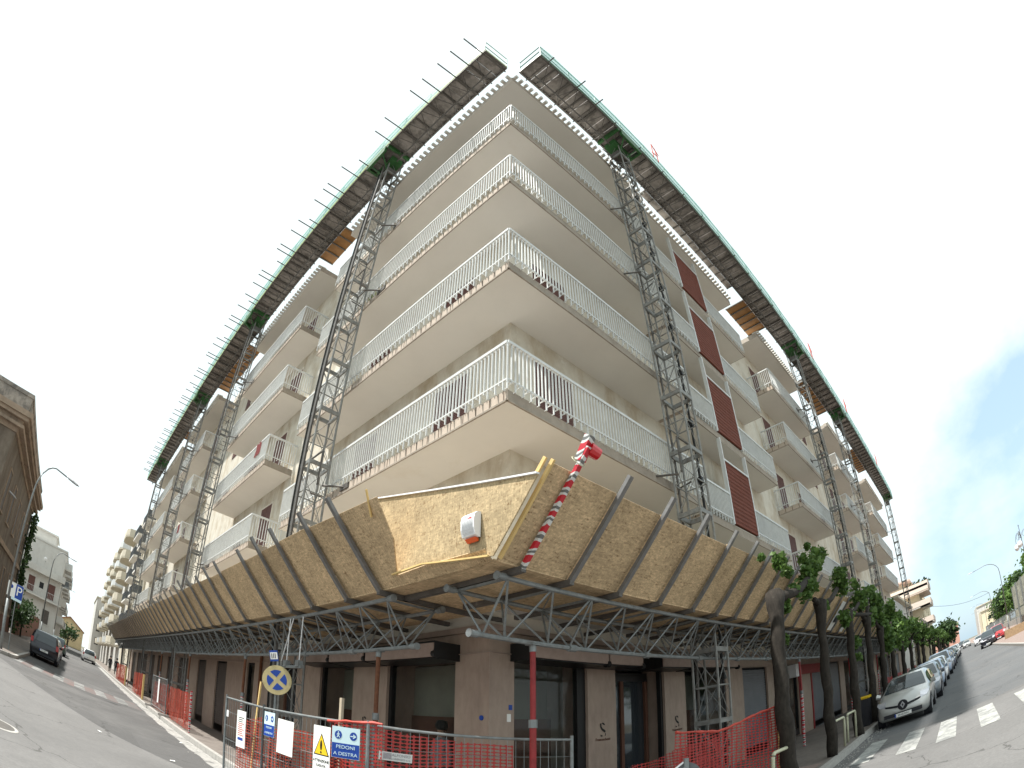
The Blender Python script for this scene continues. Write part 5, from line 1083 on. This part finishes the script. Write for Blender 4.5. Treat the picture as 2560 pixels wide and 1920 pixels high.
oldst=mat('old_stone',(.20,.165,.13),.95,0,.14,2.2,.3,extra=stains((.085,.065,.05),.42,.66,.8,(1,1,.3),.8)); oldtrim=mat('old_stone_trim',(.33,.25,.185),.9,0,.15,4,.2,extra=stains((.10,.08,.065),.5,.7,1.5,(1,1,.5),.7)); oldgrey=mat('old_parapet',(.34,.30,.26),.95,0,.2,3,.2,extra=stains((.09,.085,.08),.45,.62,1.2,(1,1,.8),.8)); oldbase=mat('old_red_base',(.19,.10,.075),.95,0,.2,3,.2)
ob=thing('old_building','old brown stone building with balustrade and heavy cornice on the left','building')
MB().box(-60,-12.5,22.1,41,SZ,10.9).build('wall',oldst,ob)
g=MB(); 
for (o_,z0,z1) in ((.10,10.2,10.45),(.45,10.45,10.62),(.30,10.62,10.85),(.62,10.85,11.05),(.75,11.05,11.35)): g.box(-60,-12.5+o_,22.1-o_,41+o_,z0,z1)
g.box(-60,-12.38,21.98,41.1,5.2,5.5); g.box(-60,-12.42,22.0,41.1,1.15,1.3); g.build('cornice',oldtrim,ob)
g=MB(); g.box(-60,-12.44,22.03,41.05,SZ,1.15); g.build('plinth',oldbase,ob)
g=MB(); g.box(-15.3,-12.2,21.8,22.4,11.35,12.35); g.box(-12.8,-12.2,22.4,24.5,11.35,12.35); 
for y in (29,34.5,40): g.box(-12.8,-12.2,y-.6,y+.6,11.35,12.3)
g.box(-23.5,-21.5,21.8,22.4,11.35,12.35); g.build('parapet_pier',oldgrey,ob)
g=MB(); 
for i in range(20): x=-15.55-i*.30; g.lathe([(.05,0),(.085,.25),(.05,.45),(.07,.6),(.05,.78)],(x,22.1,11.40),8)
for i in range(40): y=24.8+i*.38; g.lathe([(.05,0),(.085,.25),(.05,.45),(.07,.6),(.05,.78)],(-12.5,y,11.40),8)
g.build('balustrade',oldtrim,ob)
g=MB(); g.box(-60,-12.15,21.75,22.45,12.2,12.42); g.box(-12.85,-12.15,22.45,41,12.2,12.42); g.build('coping',oldgrey,ob)
wins(ob,'X+',-12.5,[25,28.6,32.2,35.8,39.2],[6.6],1.1,2.3,shutwood,surround=oldtrim); wins(ob,'X+',-12.5,[25,28.6,32.2,35.8,39.2],[1.9],1.1,2.3,shutwood,surround=oldtrim); wins(ob,'Y-',22.1,[-15,-18.5,-22],[1.9,6.6],1.1,2.3,shutwood,surround=oldtrim)
g=MB(); g.tube((-12.4,40.6,10),(-12.4,40.6,0),.06,6); g.build('downpipe',steel,ob)
rd2=random.Random(11)
t=thing('ivy','dark ivy climbing the far corner of the old brown building','ivy',(-12.3,41,SZ)); g=MB()
for i in range(16): leaf_cluster(g,(.12+rd2.uniform(-.1,.15),rd2.uniform(-.8,.8),.6+i*.62),(.35,.9,.5),90,rd2,.16)
g.build('leaves',leafd,t); g=MB(); g.path([(.05,0,0),(.0,.3,4),(.05,-.2,9.5)],.06,6); g.build('stem',bark,t)
t=thing('garden_bush','rounded green bush beside the pavement below the pale left building','bush',(-11.7,44.5,SZ)); g=MB(); 
for c in ((0,0,2.4,.9),(.2,2,2.2,.9),(-.2,-1.5,1.8,.8),(.1,3.6,2.8,.8)): leaf_cluster(g,c[:3],(c[3],c[3]*1.3,c[3]*1.1),420,rd2,.14)
g.build('leaves',leafd,t); g=MB(); g.path([(0,0,0),(0,.4,2.5)],.09,6); g.build('stem',bark,t)
MBw=MB(); MBw.box(-12.4,-12.1,42,74,SZ,2.6); tag(MBw.build('boundary_wall',oldbase),'reddish old boundary wall along the left pavement beyond the old building','wall')
# pale building with terrace beyond
pal=mat('pale_render',(.56,.545,.51),.9,0,.06,2,.05,extra=stains((.28,.25,.22),.52,.75,.5,(1,1,.3),.5)); cream2=mat('cream_render',(.55,.50,.40),.9,0,.06,2); railm=mat('dark_railing',(.12,.13,.14),.5,.3,0)
pb=thing('apartment_building','pale flat-sided apartment building behind the old brown one on the left','building')
MB().box(-40,-9.9,76,112,SZ,13.6).build('wall',pal,pb); MB().box(-40,-9.8,75.9,112,13.6,13.85).build('coping',pal,pb); MB().box(-17.2,-12.3,79,86,13.85,15.6).build('stair_house',pal,pb); MB().box(-17.5,-12.0,78.7,86.3,15.6,15.8).build('coping',pal,pb)
g=MB(); g.box(-40,-9.3,74.9,76,9.0,9.9); g.build('balcony',pal,pb); g=MB(); g.box(-40,-9.3,74.9,76,5.55,5.8); b_=g.build('balcony',pal,pb)
g=MB(); 
for i in range(60): x=-9.35-i*.25; g.box(x-.01,x+.01,74.92,74.95,5.8,6.8)
g.box(-25,-9.3,74.9,74.96,6.78,6.83); g.build('railing',whitem,b_)
wins(pb,'Y-',76,[-11.2,-14.6,-18,-21],[6.0],1.1,2.2,shutbrown,surround=pal); wins(pb,'Y-',76,[-12.9,-16.3],[7.0],.7,.9,glassd,surround=pal); wins(pb,'Y-',76,[-11.5,-15,-19],[2.3],1.1,2.0,shutwood,surround=pal)
for k in range(4):
    for j in range(4):
        y=78.5+j*8.4; z=3.2+k*2.75; g=MB(); g.box(-9.9,-8.75,y,y+5,z,z+.2); o=g.build('balcony',pal,pb); g=MB(); g.box(-8.8,-8.75,y,y+5,z+.2,z+1.15); g.box(-9.9,-8.8,y,y+.05,z+.2,z+1.15); g.build('balcony_front',(whitem,pal,railm)[(j+k)%3],o)
t=thing('satellite_dish','white satellite dish on the wall of the pale building','satellite dish',(-13.0,74.6,11.2)); g=MB(); g.lathe([(0.02,.09),(.17,.05),(.28,0)],n=14); o=g.build('dish',white,t); o.rotation_euler=(R(100),0,0); g=MB(); g.tube((0,0,0),(0,1.3,-.3),.04,6); g.build('arm',steel,t)
# next left-hand blocks along our side of the left street
nb=thing('apartment_building','neighbouring apartment block with dark balcony railings past the left scaffolding','building')
MB().box(-.2,14,49.6,66,SZ,18.8).build('wall',cream2,nb); MB().box(-.6,14,49.55,66.1,18.8,19.05).build('roof_slab',cream2,nb)
for k in range(6):
    for j,(y0,y1) in enumerate(((50.4,55),(58.5,63.6))):
        z=3.3+k*2.7-.0; g=MB(); g.box(-1.15,-.2,y0,y1,z,z+.2); o=g.build('balcony',soff,nb); g=MB()
        for i in range(int((y1-y0)/.14)): y=y0+.03+i*.14; g.box(-1.15,-1.12,y-.01,y+.01,z+.2,z+1.15)
        g.box(-1.16,-1.1,y0,y1,z+1.13,z+1.18); g.box(-1.13,-.2,y0,y0+.03,z+.25,z+1.15); g.build('railing',railm,o)
wins(nb,'X-',-.2,[51.6,53.8,56.8,60,62.4],[3.6+2.7*k for k in range(5)],1.0,2.1,shutwood,surround=cream2)
nb2=thing('apartment_building','white block with rounded stepped balconies near the end of the left street','building')
MB().box(-.2,14,66.1,118,SZ,21).build('wall',pal,nb2)
for k in range(6):
    for j in range(5):
        y=67.5+j*10.2; z=3.2+k*3.0; g=MB(); pts=[(-.2,y),(-1.5,y+.3),(-1.9,y+1.2),(-1.9,y+5),(-1.5,y+6),(-.2,y+6.3)]; g.poly([(a,b,z) for a,b in pts][::-1],.22,(0,0,1)); o=g.build('balcony',cream2,nb2); g=MB()
        for (a,b) in zip(pts[:-1],pts[1:]): g.bar((*a,z+.65),(*b,z+.65),.05,.9)
        g.build('balcony_front',whitem if j%2 else cream2,o)
wins(nb2,'X-',-.2,[69,72.5,79,82.5,90,93,100,103],[3.6+3*k for k in range(5)],1.0,2.0,shutwood,surround=pal)
MB_=MB(); MB_.box(-2.6,13,119,140,SZ,13.5); MB_.box(-2.9,13,118.8,140,13.5,13.8)
gb=thing('apartment_building','narrow grey block closing the right side of the left street','building'); MB().box(-2.6,13,119,140,SZ,13.4).build('wall',pal,gb); MB().box(-2.8,13,118.8,140,13.4,13.7).build('coping',cream2,gb); wins(gb,'Y-',119,[-1.4],[3,6,9],.9,1.6,glassd,surround=pal)
yg=thing('gabled_house','yellow house with low gable and three windows at the end of the left street','house'); ym=mat('yellow_render',(.52,.41,.24),.9,0,.08,1)
g=MB(); g.poly([(-13.5,150,SZ),(-4.2,150,SZ),(-4.2,150,5.2),(-8.6,150,7.8),(-13.5,150,5.6)],14,(0,1,0)); g.build('wall',ym,yg); g=MB(); g.bar((-8.6,157,7.95),(-3.9,157,5.1),15,.25,up=(0,0,1)); g.bar((-8.6,157,7.95),(-13.9,157,5.5),15,.25); g.build('roof',mat('clay_roof',(.30,.13,.07),.9,0,.2,2),yg); wins(yg,'Y-',150,[-9.6,-8.4,-7.2],[2.9],.7,1.8,glassd,surround=ym)
def tree(label,x,y,h,cr_,m=leafd,n=700,cat='tree',sz=.3,grp=None):
    t=thing('broadleaf_tree',label,cat,(x,y,SZ),0,grp); g=MB(); g.path([(0,0,0),(.1,0,h*.35),(0,.1,h*.6)],.18,8,[.24,.18,.12]); g.build('trunk',bark,t)
    for a in range(4): g=MB(); an=a*1.6; g.path([(0,.05,h*.38),(math.cos(an)*cr_*.5,math.sin(an)*cr_*.5,h*.65)],.08,6,[.09,.04]); g.build('limb',bark,t)
    g=MB(); rr=random.Random(int(x*10)+int(y)); 
    for i in range(9): leaf_cluster(g,(rr.uniform(-.6,.6)*cr_,rr.uniform(-.6,.6)*cr_,h*.62+rr.uniform(-.3,.32)*h*.8),(cr_*.55,cr_*.55,cr_*.5),n//9,rr,sz)
    g.build('crown',m,t); return t
tree('dark tree in front of the yellow gabled house',-8.2,128,4.5,2.6,n=900); tree('low dark tree left of the gabled house',-11.5,110,4.2,2.2,n=700); tree('dark green round tree closing the row of pollarded trees',104,-4.6,7.0,3.0,n=1300,sz=.4)
# people on the left pavement
def person(label,x,y,rz,shirt,trous,step):
    t=thing('person',label,'person',(x,y,SZ),R(rz)); me=bpy.data.meshes.new('body')
    V_=[(0,0,.95),(0,0,1.15),(0,0,1.38),(0,0,1.48),(0,0,1.56),(.02,0,1.68),(0,.17,1.40),(.0,.24,1.12),(.08*step,.25,.86),(0,-.17,1.40),(0,-.24,1.12),(-.08*step,-.25,.86),(0,.10,.90),(.14*step,.11,.50),(.10*step,.11,.08),(.24*step,.11,.04),(0,-.10,.90),(-.12*step,-.11,.50),(-.26*step,-.11,.10),(-.14*step,-.11,.04)]
    E_=[(0,1),(1,2),(2,3),(3,4),(4,5),(2,6),(6,7),(7,8),(2,9),(9,10),(10,11),(0,12),(12,13),(13,14),(14,15),(0,16),(16,17),(17,18),(18,19)]
    me.from_pydata(V_,E_,[]); o=bpy.data.objects.new('body',me); C.objects.link(o); sm=o.modifiers.new('s','SKIN'); rad=[.15,.14,.17,.07,.06,.105,.07,.05,.035,.07,.05,.035,.10,.07,.045,.04,.10,.07,.045,.04]
    for i,r in enumerate(rad): me.skin_vertices[0].data[i].radius=(r*.85 if i<4 else r,r)
    me.skin_vertices[0].data[0].use_root=True; o.modifiers.new('b','SUBSURF').levels=1
    bpy.context.view_layer.update(); dg=bpy.context.evaluated_depsgraph_get(); m2=bpy.data.meshes.new_from_object(o.evaluated_get(dg)); bpy.data.objects.remove(o)
    skin=mat('skin',(.42,.25,.17),.6,0,0); m2.materials.clear()
    for q in (skin,shirt,trous,ink): m2.materials.append(q)
    for p in m2.polygons: z=p.center.z; p.material_index=0 if z>1.5 else 1 if z>.93 else 2 if z>.1 else 3
    o=bpy.data.objects.new('body',m2); C.objects.link(o); o.parent=t
    g=MB(); g.lathe([(.03,.13),(.09,.11),(.115,.04),(.11,-.03),(.08,-.07)],(.0,0,1.70),10); g.build('hair',ink,t); return t
person('person in dark clothes walking on the left pavement past the canopy end',-1.6,51.5,-90,mat('dark_cloth',(.03,.03,.035),.9,0,0),MATS['dark_cloth'],1); person('second person in dark clothes just ahead on the left pavement',-2.0,56,-80,MATS['dark_cloth'],MATS['black_ink'],-1)
# ---------------------------------------------------------------- far fences, gates on the left
def netpanel(label,pts,zt,grp='farther orange netting panels on the left pavement',m=orangenet,seed=0): return netting(label,pts,zt,SZ+.05,m,.05,grp,seed)
def gatepost(label,x,y,h,m,r=.05):
    t=thing('barrier_post',label,'post',(x,y,SZ),0); g=MB(); g.box(-r,r,-r,r,0,h); g.build('post_shaft',m,t); return t
netpanel('orange netting between the first striped post and the long white board on the left pavement',[(-2.35,11.5),(-2.30,15.4)],[1.30,1.25],seed=8)
netpanel('orange netting behind the long white board on the left pavement',[(-2.32,15.6),(-2.32,19.5)],[1.30,1.2],seed=9)
netpanel('orange netting beyond the rusty gate post on the left pavement',[(-2.35,23),(-2.35,28)],[1.35,1.25],seed=10); netpanel('last orange netting far down the left pavement',[(-2.4,33),(-2.4,41)],[1.4,1.3],seed=12)
gatepost('striped red and white post ending the orange netting on the left pavement',-2.33,11.4,1.45,MATS['striped_tape'],.03); gatepost('timber post at the rusty far gate of the left pavement',-2.4,23,1.4,woodedge); gatepost('yellow timber post at the last orange netting',-2.4,33,1.4,woodedge)
fpanel('far fence panel carrying a tall white board on the left pavement',(-2.42,19.5),(-2.42,15.6),1.45,1.45,SZ)
board('white_board','tall white board on the far fence panel of the left pavement','sign',(-2.5,17.2,.85),(0,-1,0),.35,1.05,white)
for i,(x0,x1) in enumerate(((20,23),(24.5,28),(29.5,33),(35,39))): netting(('red netting behind the dense leafy trees','red netting behind the second parked car','red netting behind the third parked car','red netting farthest along the right pavement')[i],[(x0,-2.9),(x1,-2.9)],[1.25,1.15],SZ+.05,rednet,.05,'red netting panels along the right pavement',20+i)
# bin near the silver car
t=thing('waste_bin','black waste bin with yellow lid behind the silver parked car','bin',(12.0,-3.2,SZ)); g=MB(); g.box(-.25,.25,-.22,.22,0,.95); g.build('bin_body',plast,t); g=MB(); g.poly([(-.27,-.24,.95),(.27,-.24,.95),(.27,.24,.95),(-.27,.24,.95)],.08,(0,0,1)); g.bar((-.27,-.24,1.0),(-.27,.24,1.0),.04,.04); g.build('lid',yell,t)
# canopy advert sheets
for i,(x,w_) in enumerate(((11.6,.5),(13.4,.45))):
    t=thing('advert_sheet',('white printed sheet pinned to the right canopy behind the second tree','white sheet with red print low on the right canopy')[i],'sheet',(x,-2.66,3.87)); g=MB(); g.bar((0,.32,-.35),(0,-.36,.40),w_,.01,up=(0,.7,.7)); g.build('sheet',paper,t); g=MB(); g.bar((0,.10,-.16),(0,-.06,.02),w_*.7,.012,up=(0,.7,.7)); g.bar((0,-.12,.08),(0,-.2,.17),w_*.7,.012,up=(0,.7,.7)); g.build('print',redink if i else ink,t)
# ---------------------------------------------------------------- right-hand background
rb=thing('apartment_building','cream apartment block with projecting balconies and roof terrace, far along the right street','building'); rc=mat('warm_cream',(.66,.58,.42),.9,0,.06,1.5)
X0=80; MB().box(X0,X0+34,-1.6,30,SZ,11.2).build('wall',rc,rb); MB().box(X0+2,X0+26,1.0,26,11.2,14.0).build('penthouse',cream2,rb); g=MB(); g.bar((X0+1,-.6,14.1),(X0+1,14,15.0),.1,.25); g.box(X0+1,X0+28,-.4,27,14.0,14.25); g.build('roof',mat('pink_roof',(.6,.45,.39),.8,0,.1,1),rb)
for k in range(4):
    z=1.9+k*2.75-.0
    g=MB(); g.box(X0-1.3,X0,-3.2,3.4+(k%2)*1.5,z+1.6,z+1.8); g.box(X0-1.3,X0+6,-3.4,-1.6,z+1.6,z+1.8); o=g.build('balcony',soff,rb); g=MB(); g.box(X0-1.35,X0-1.27,-3.4,3.4+(k%2)*1.5,z+1.8,z+2.6); g.box(X0-1.27,X0+6,-3.45,-3.37,z+1.8,z+2.6); g.build('balcony_front',mat('pinkish_front',(.64,.54,.47),.8,0,.05,2),o)
g=MB(); g.box(X0-1.3,X0+8,-3.3,12,11.2,11.4); g.box(X0-1.35,X0-1.25,-3.3,12,11.4,12.3); g.build('terrace',mat('pinkish_front',(.5,.4,.36)),rb)
wins(rb,'X-',X0,[1.0,5.0,9.0],[3.9,6.6,9.2],1.6,1.5,glassd,surround=rc); wins(rb,'X-',X0+2,[3,6,10],[11.9],1.8,1.3,glassd,surround=cream2); wins(rb,'Y-',-1.6,[84,90,96,102],[3.9,6.6,9.2],1.4,1.5,shutwood,surround=rc)
t=thing('terrace_plants','dark bushes growing on the first balcony of the far cream block','plants',(X0-.8,3.2,6.6)); g=MB(); 
for c in ((0,-1,.6,.9),(0,.4,.9,1.0),(0,1.8,.7,.9),(.1,3.0,.5,.7)): leaf_cluster(g,c[:3],(.6,c[3],c[3]),200,rd2,.25)
g.build('leaves',leafd,t)
t=thing('roof_bushes','dark bushes along the roof terrace edge of the far cream block','plants',(X0-.6,-2.4,11.9)); g=MB()
for c in ((0,-.5,.6,.6),(0,.8,.7,.6),(0,2.0,.6,.6)): leaf_cluster(g,c[:3],(.5,c[3]*1.2,c[3]),130,rd2,.22)
g.build('leaves',leafd,t)
lb=thing('low_building','low pale corner building between our block and the far cream one','building'); MB().box(57.5,78,.2,14,SZ,9.3).build('wall',pal,lb); MB().box(57.4,78.2,-.4,14,9.3,9.6).build('cornice',cream2,lb); wins(lb,'Y-',.2,[60,63.5,67,70.5,74],[4.4],1.0,2.2,glassd,surround=cream2); 
t=thing('net_canopy','grey mesh covered canopy at the far end of the right facade','canopy',(47.5,-2.2,3.4)); g=MB(); uv=[]
for i in range(12):
    for j,(dy,dz) in enumerate(((0,0),(-.9,1.0),(-1.1,1.9))): g.v.append((i*1.15,dy,dz)); uv.append((i*1.15,dz))
for i in range(11):
    for j in range(2): g.f.append((i*3+j,(i+1)*3+j,(i+1)*3+j+1,i*3+j+1))
g.build('mesh_cover',greynet,t,uv=uv); g=MB()
for i in range(12): g.tube((i*1.15,0,0),(i*1.15,-.9,1.0),.03,5); g.tube((i*1.15,-.9,1.0),(i*1.15,-1.1,1.95),.02,5)
g.tube((0,0,0),(12.6,0,0),.04,6); g.tube((0,-.9,1.0),(12.6,-.9,1.0),.03,6); g.build('frame',steel,t)
for i,(x,y,dx,dy,h,m,lab) in enumerate(((118,0,24,20,14,rc,'tall cream block behind the far cream apartments'),(160,2,30,20,16,pal,'distant pale block on the left of the right street'),(215,-30,20,12,9,rc,'small distant cream house at the end of the right street'),(240,-8,26,14,10,mat('rose_render',(.5,.28,.22),.9,0,.05,1),'distant pink house at the end of the right street'),(250,-34,30,16,13,pal,'distant pale block on the right of the right street'))):
    t=thing('distant_building',lab,'building'); MB().box(x,x+dx,y,y+dy,SZ,h).build('wall',m,t); MB().box(x-.4,x+dx,y-.4,y+dy,h,h+.4).build('roof_slab',cream2,t); wins(t,'X-',x,[y+dy*f for f in (.2,.45,.7)],[2+3*k for k in range(int(h/3)-1)],1.3,1.5,glassd,surround=m); 
    if y>-5: wins(t,'Y-',y,[x+dx*f for f in (.15,.4,.65,.9)],[2+3*k for k in range(int(h/3)-1)],1.3,1.5,glassd,surround=m)
# wall, railings, trees on the far right
wv=MB(); wv.box(40,220,-19.4,-19.0,SZ,.95); tag(wv.build('garden_wall',kerbm),'low pale wall with railings behind the red van','wall')
t=thing('railing_fence','tall thin metal railing fence above the low wall on the far right','fence',(40,-19.2,.95)); g=MB()
for i in range(300): g.box(i*.6-.02,i*.6+.02,-.02,.02,0,1.9)
g.box(0,180,-.02,.02,1.8,1.86); g.box(0,180,-.02,.02,.2,.26); g.build('bars',steel,t)
for i in range(4):
    t=thing('billboard',('grey hoarding printed like stone blocks, left part by the curved lamp','grey stone-patterned hoarding second from the lamp','grey stone-patterned hoarding third from the lamp','grey stone-patterned hoarding at the right edge')[i],'hoarding',(62+i*7.5,-18.2,1.2)); g=MB(); g.box(0,6.8,0,.08,1.4,5.2); g.box(0,6.8,0,.08,0,1.2); g.build('panel',mat('stone_print',(.33,.33,.27),.8,0,.45,1.3),t); g=MB(); g.tube((.3,.15,-1.3),(.3,.15,5.4),.07,6); g.tube((6.5,.15,-1.3),(6.5,.15,5.4),.07,6); g.build('post',steel,t)
nm=['first','second','third','fourth','fifth','sixth','seventh','eighth','ninth','tenth']
for i in range(10): tree('%s of the big green trees lining the far right pavement, counted from the camera'%nm[i],66+i*13,-22.5-(i%2)*1.5,9.5+(i*37%5)*.5,3.9,leafm if i%3 else leafd,1500,sz=.42,grp='trees lining the far right pavement')
for i,(x,h) in enumerate(((58,12.5),(50,13))): tree(('tall dark pine-like tree above the hoardings','dark tree with green sign at the right edge')[i],x,-27,h,5,leafd,1600,sz=.4)
t=thing('shop_sign','small green sign with pale letters high at the right edge','sign',(52,-19.0,6.2)); g=MB(); g.box(-1.5,1.5,-.1,.1,-.35,.35); g.build('panel',mat('sign_green',(.03,.30,.10),.5,0,0),t); text('lettering','FARMACIA',.5,paper,frame_mtx((0,.11,0),(-1,0,0),(0,0,1)),t,.002)
t=thing('wooden_crate','low wooden bench-like barrier on the right pavement beyond the red van','barrier',(46,-12.6,SZ)); g=MB(); g.box(0,.12,-1.2,1.2,0,.7); g.box(.4,.52,-1.2,1.2,0,.7); g.box(0,.52,-1.2,1.2,.7,.78); g.build('boards',mat('old_timber',(.32,.22,.13),.85,0,.2,4),t)

# ---------------------------------------------------------------- small things
t=thing('potted_plant','spiky potted plant behind the railing of the third-level corner balcony','plant',(-.85,5.3,13.27)); g=MB(); g.lathe([(.10,0),(.14,.25),(.12,.25)],n=10); g.build('pot',mat('terracotta_pot',(.30,.13,.07),.8,0,.1,6),t); g=MB()
for i in range(26): a=i*2.4; r_=rd2.uniform(.25,.5); g.poly([(.02*math.cos(a+1.5),.02*math.sin(a+1.5),.25),(r_*math.cos(a),r_*math.sin(a),.6+rd2.uniform(.1,.6)),(-.02*math.cos(a+1.5),-.02*math.sin(a+1.5),.25)])
g.build('leaves',leafm,t)
for (x,y,z,lab) in ((-1.22,11.9,10.55,'dark red cloth hung over the near end of the second stack balcony'),(-1.22,26.7,10.5,'brown towel hung over a balcony of the third stack')):
    t=thing('hanging_cloth',lab,'cloth',(x,y,z)); g=MB()
    for i in range(9):
        for j in range(4): g.v.append((.02*math.sin(i*1.7+j),i*.07,-.18*j+.55))
    for i in range(8):
        for j in range(3): g.f.append((i*4+j,(i+1)*4+j,(i+1)*4+j+1,i*4+j+1))
    g.build('fabric',mat('dark_red_cloth',(.16,.03,.03),.9,0,.2,9),t,smooth=True)
for i,(px,py) in enumerate(((430,1903),(452,1858),(250,1830))):
    p=Vector((CAM+(ray_at(px,py,(0,0,GZ),(0,0,1))-CAM))); o=MB().poly([(-.05,-.03,.008),(.06,-.04,.012),(.07,.03,.02),(-.04,.04,.008)],.002).build('paper_scrap',paper); o.location=(p.x,p.y,GZ+.004); o.rotation_euler.z=i*1.1; tag(o,('crumpled white paper scrap on the road near the leftmost fence','small white scrap lying near the left kerb','white scrap in the middle of the left junction')[i],'litter')
for i,(x,y) in enumerate(((-7.6,2.4),(7.5,-9.2))):
    t=thing('manhole_cover',('round iron manhole cover in the left junction','round iron manhole cover beyond the zebra crossing')[i],'manhole cover',(x,y,GZ)); g=MB(); g.lathe([(0,.008),(.30,.008),(.31,.004)],n=28); g.build('cover',darksteel,t); g=MB(); g.lathe([(.31,.010),(.37,.010),(.38,.003)],n=28); g.build('ring',kerbm,t)
q=ray_at(1110,1800,(.0,0,0),(1,0,0)); person('person in a grey shirt standing behind the corner shop window',-.05,q.y,180,mat('grey_shirt',(.30,.32,.34),.9,0,0),MATS['dark_cloth'],.2)
t=thing('overhead_wire','thin black wire sagging across the right street in the distance','wire',(78,-1.5,9)); g=MB(); g.path([(22*f-0*f,-13*f,.2-2.2*math.sin(math.pi*f)*.4-1.2*f) for f in [i/10 for i in range(11)]],.025,4); g.build('cable',ink,t)
# gravel and dust at the kerb foot
g=MB(); rg=random.Random(3)
for i in range(900):
    if i%2: x=-2.66-abs(rg.gauss(0,.22)); y=rg.uniform(1,26)
    else: x=rg.uniform(1,12); y=-3.76-abs(rg.gauss(0,.2))
    r_=rg.uniform(.006,.02); g.add([(x-r_,y,GZ+.004),(x,y-r_,GZ+.004),(x+r_,y,GZ+.004),(x,y+r_,GZ+.004),(x,y,GZ+.004+r_)],[(0,1,4),(1,2,4),(2,3,4),(3,0,4)])
tag(g.build('gravel',kerbm),'loose grit gathered along the kerbs','gravel',kind='stuff')
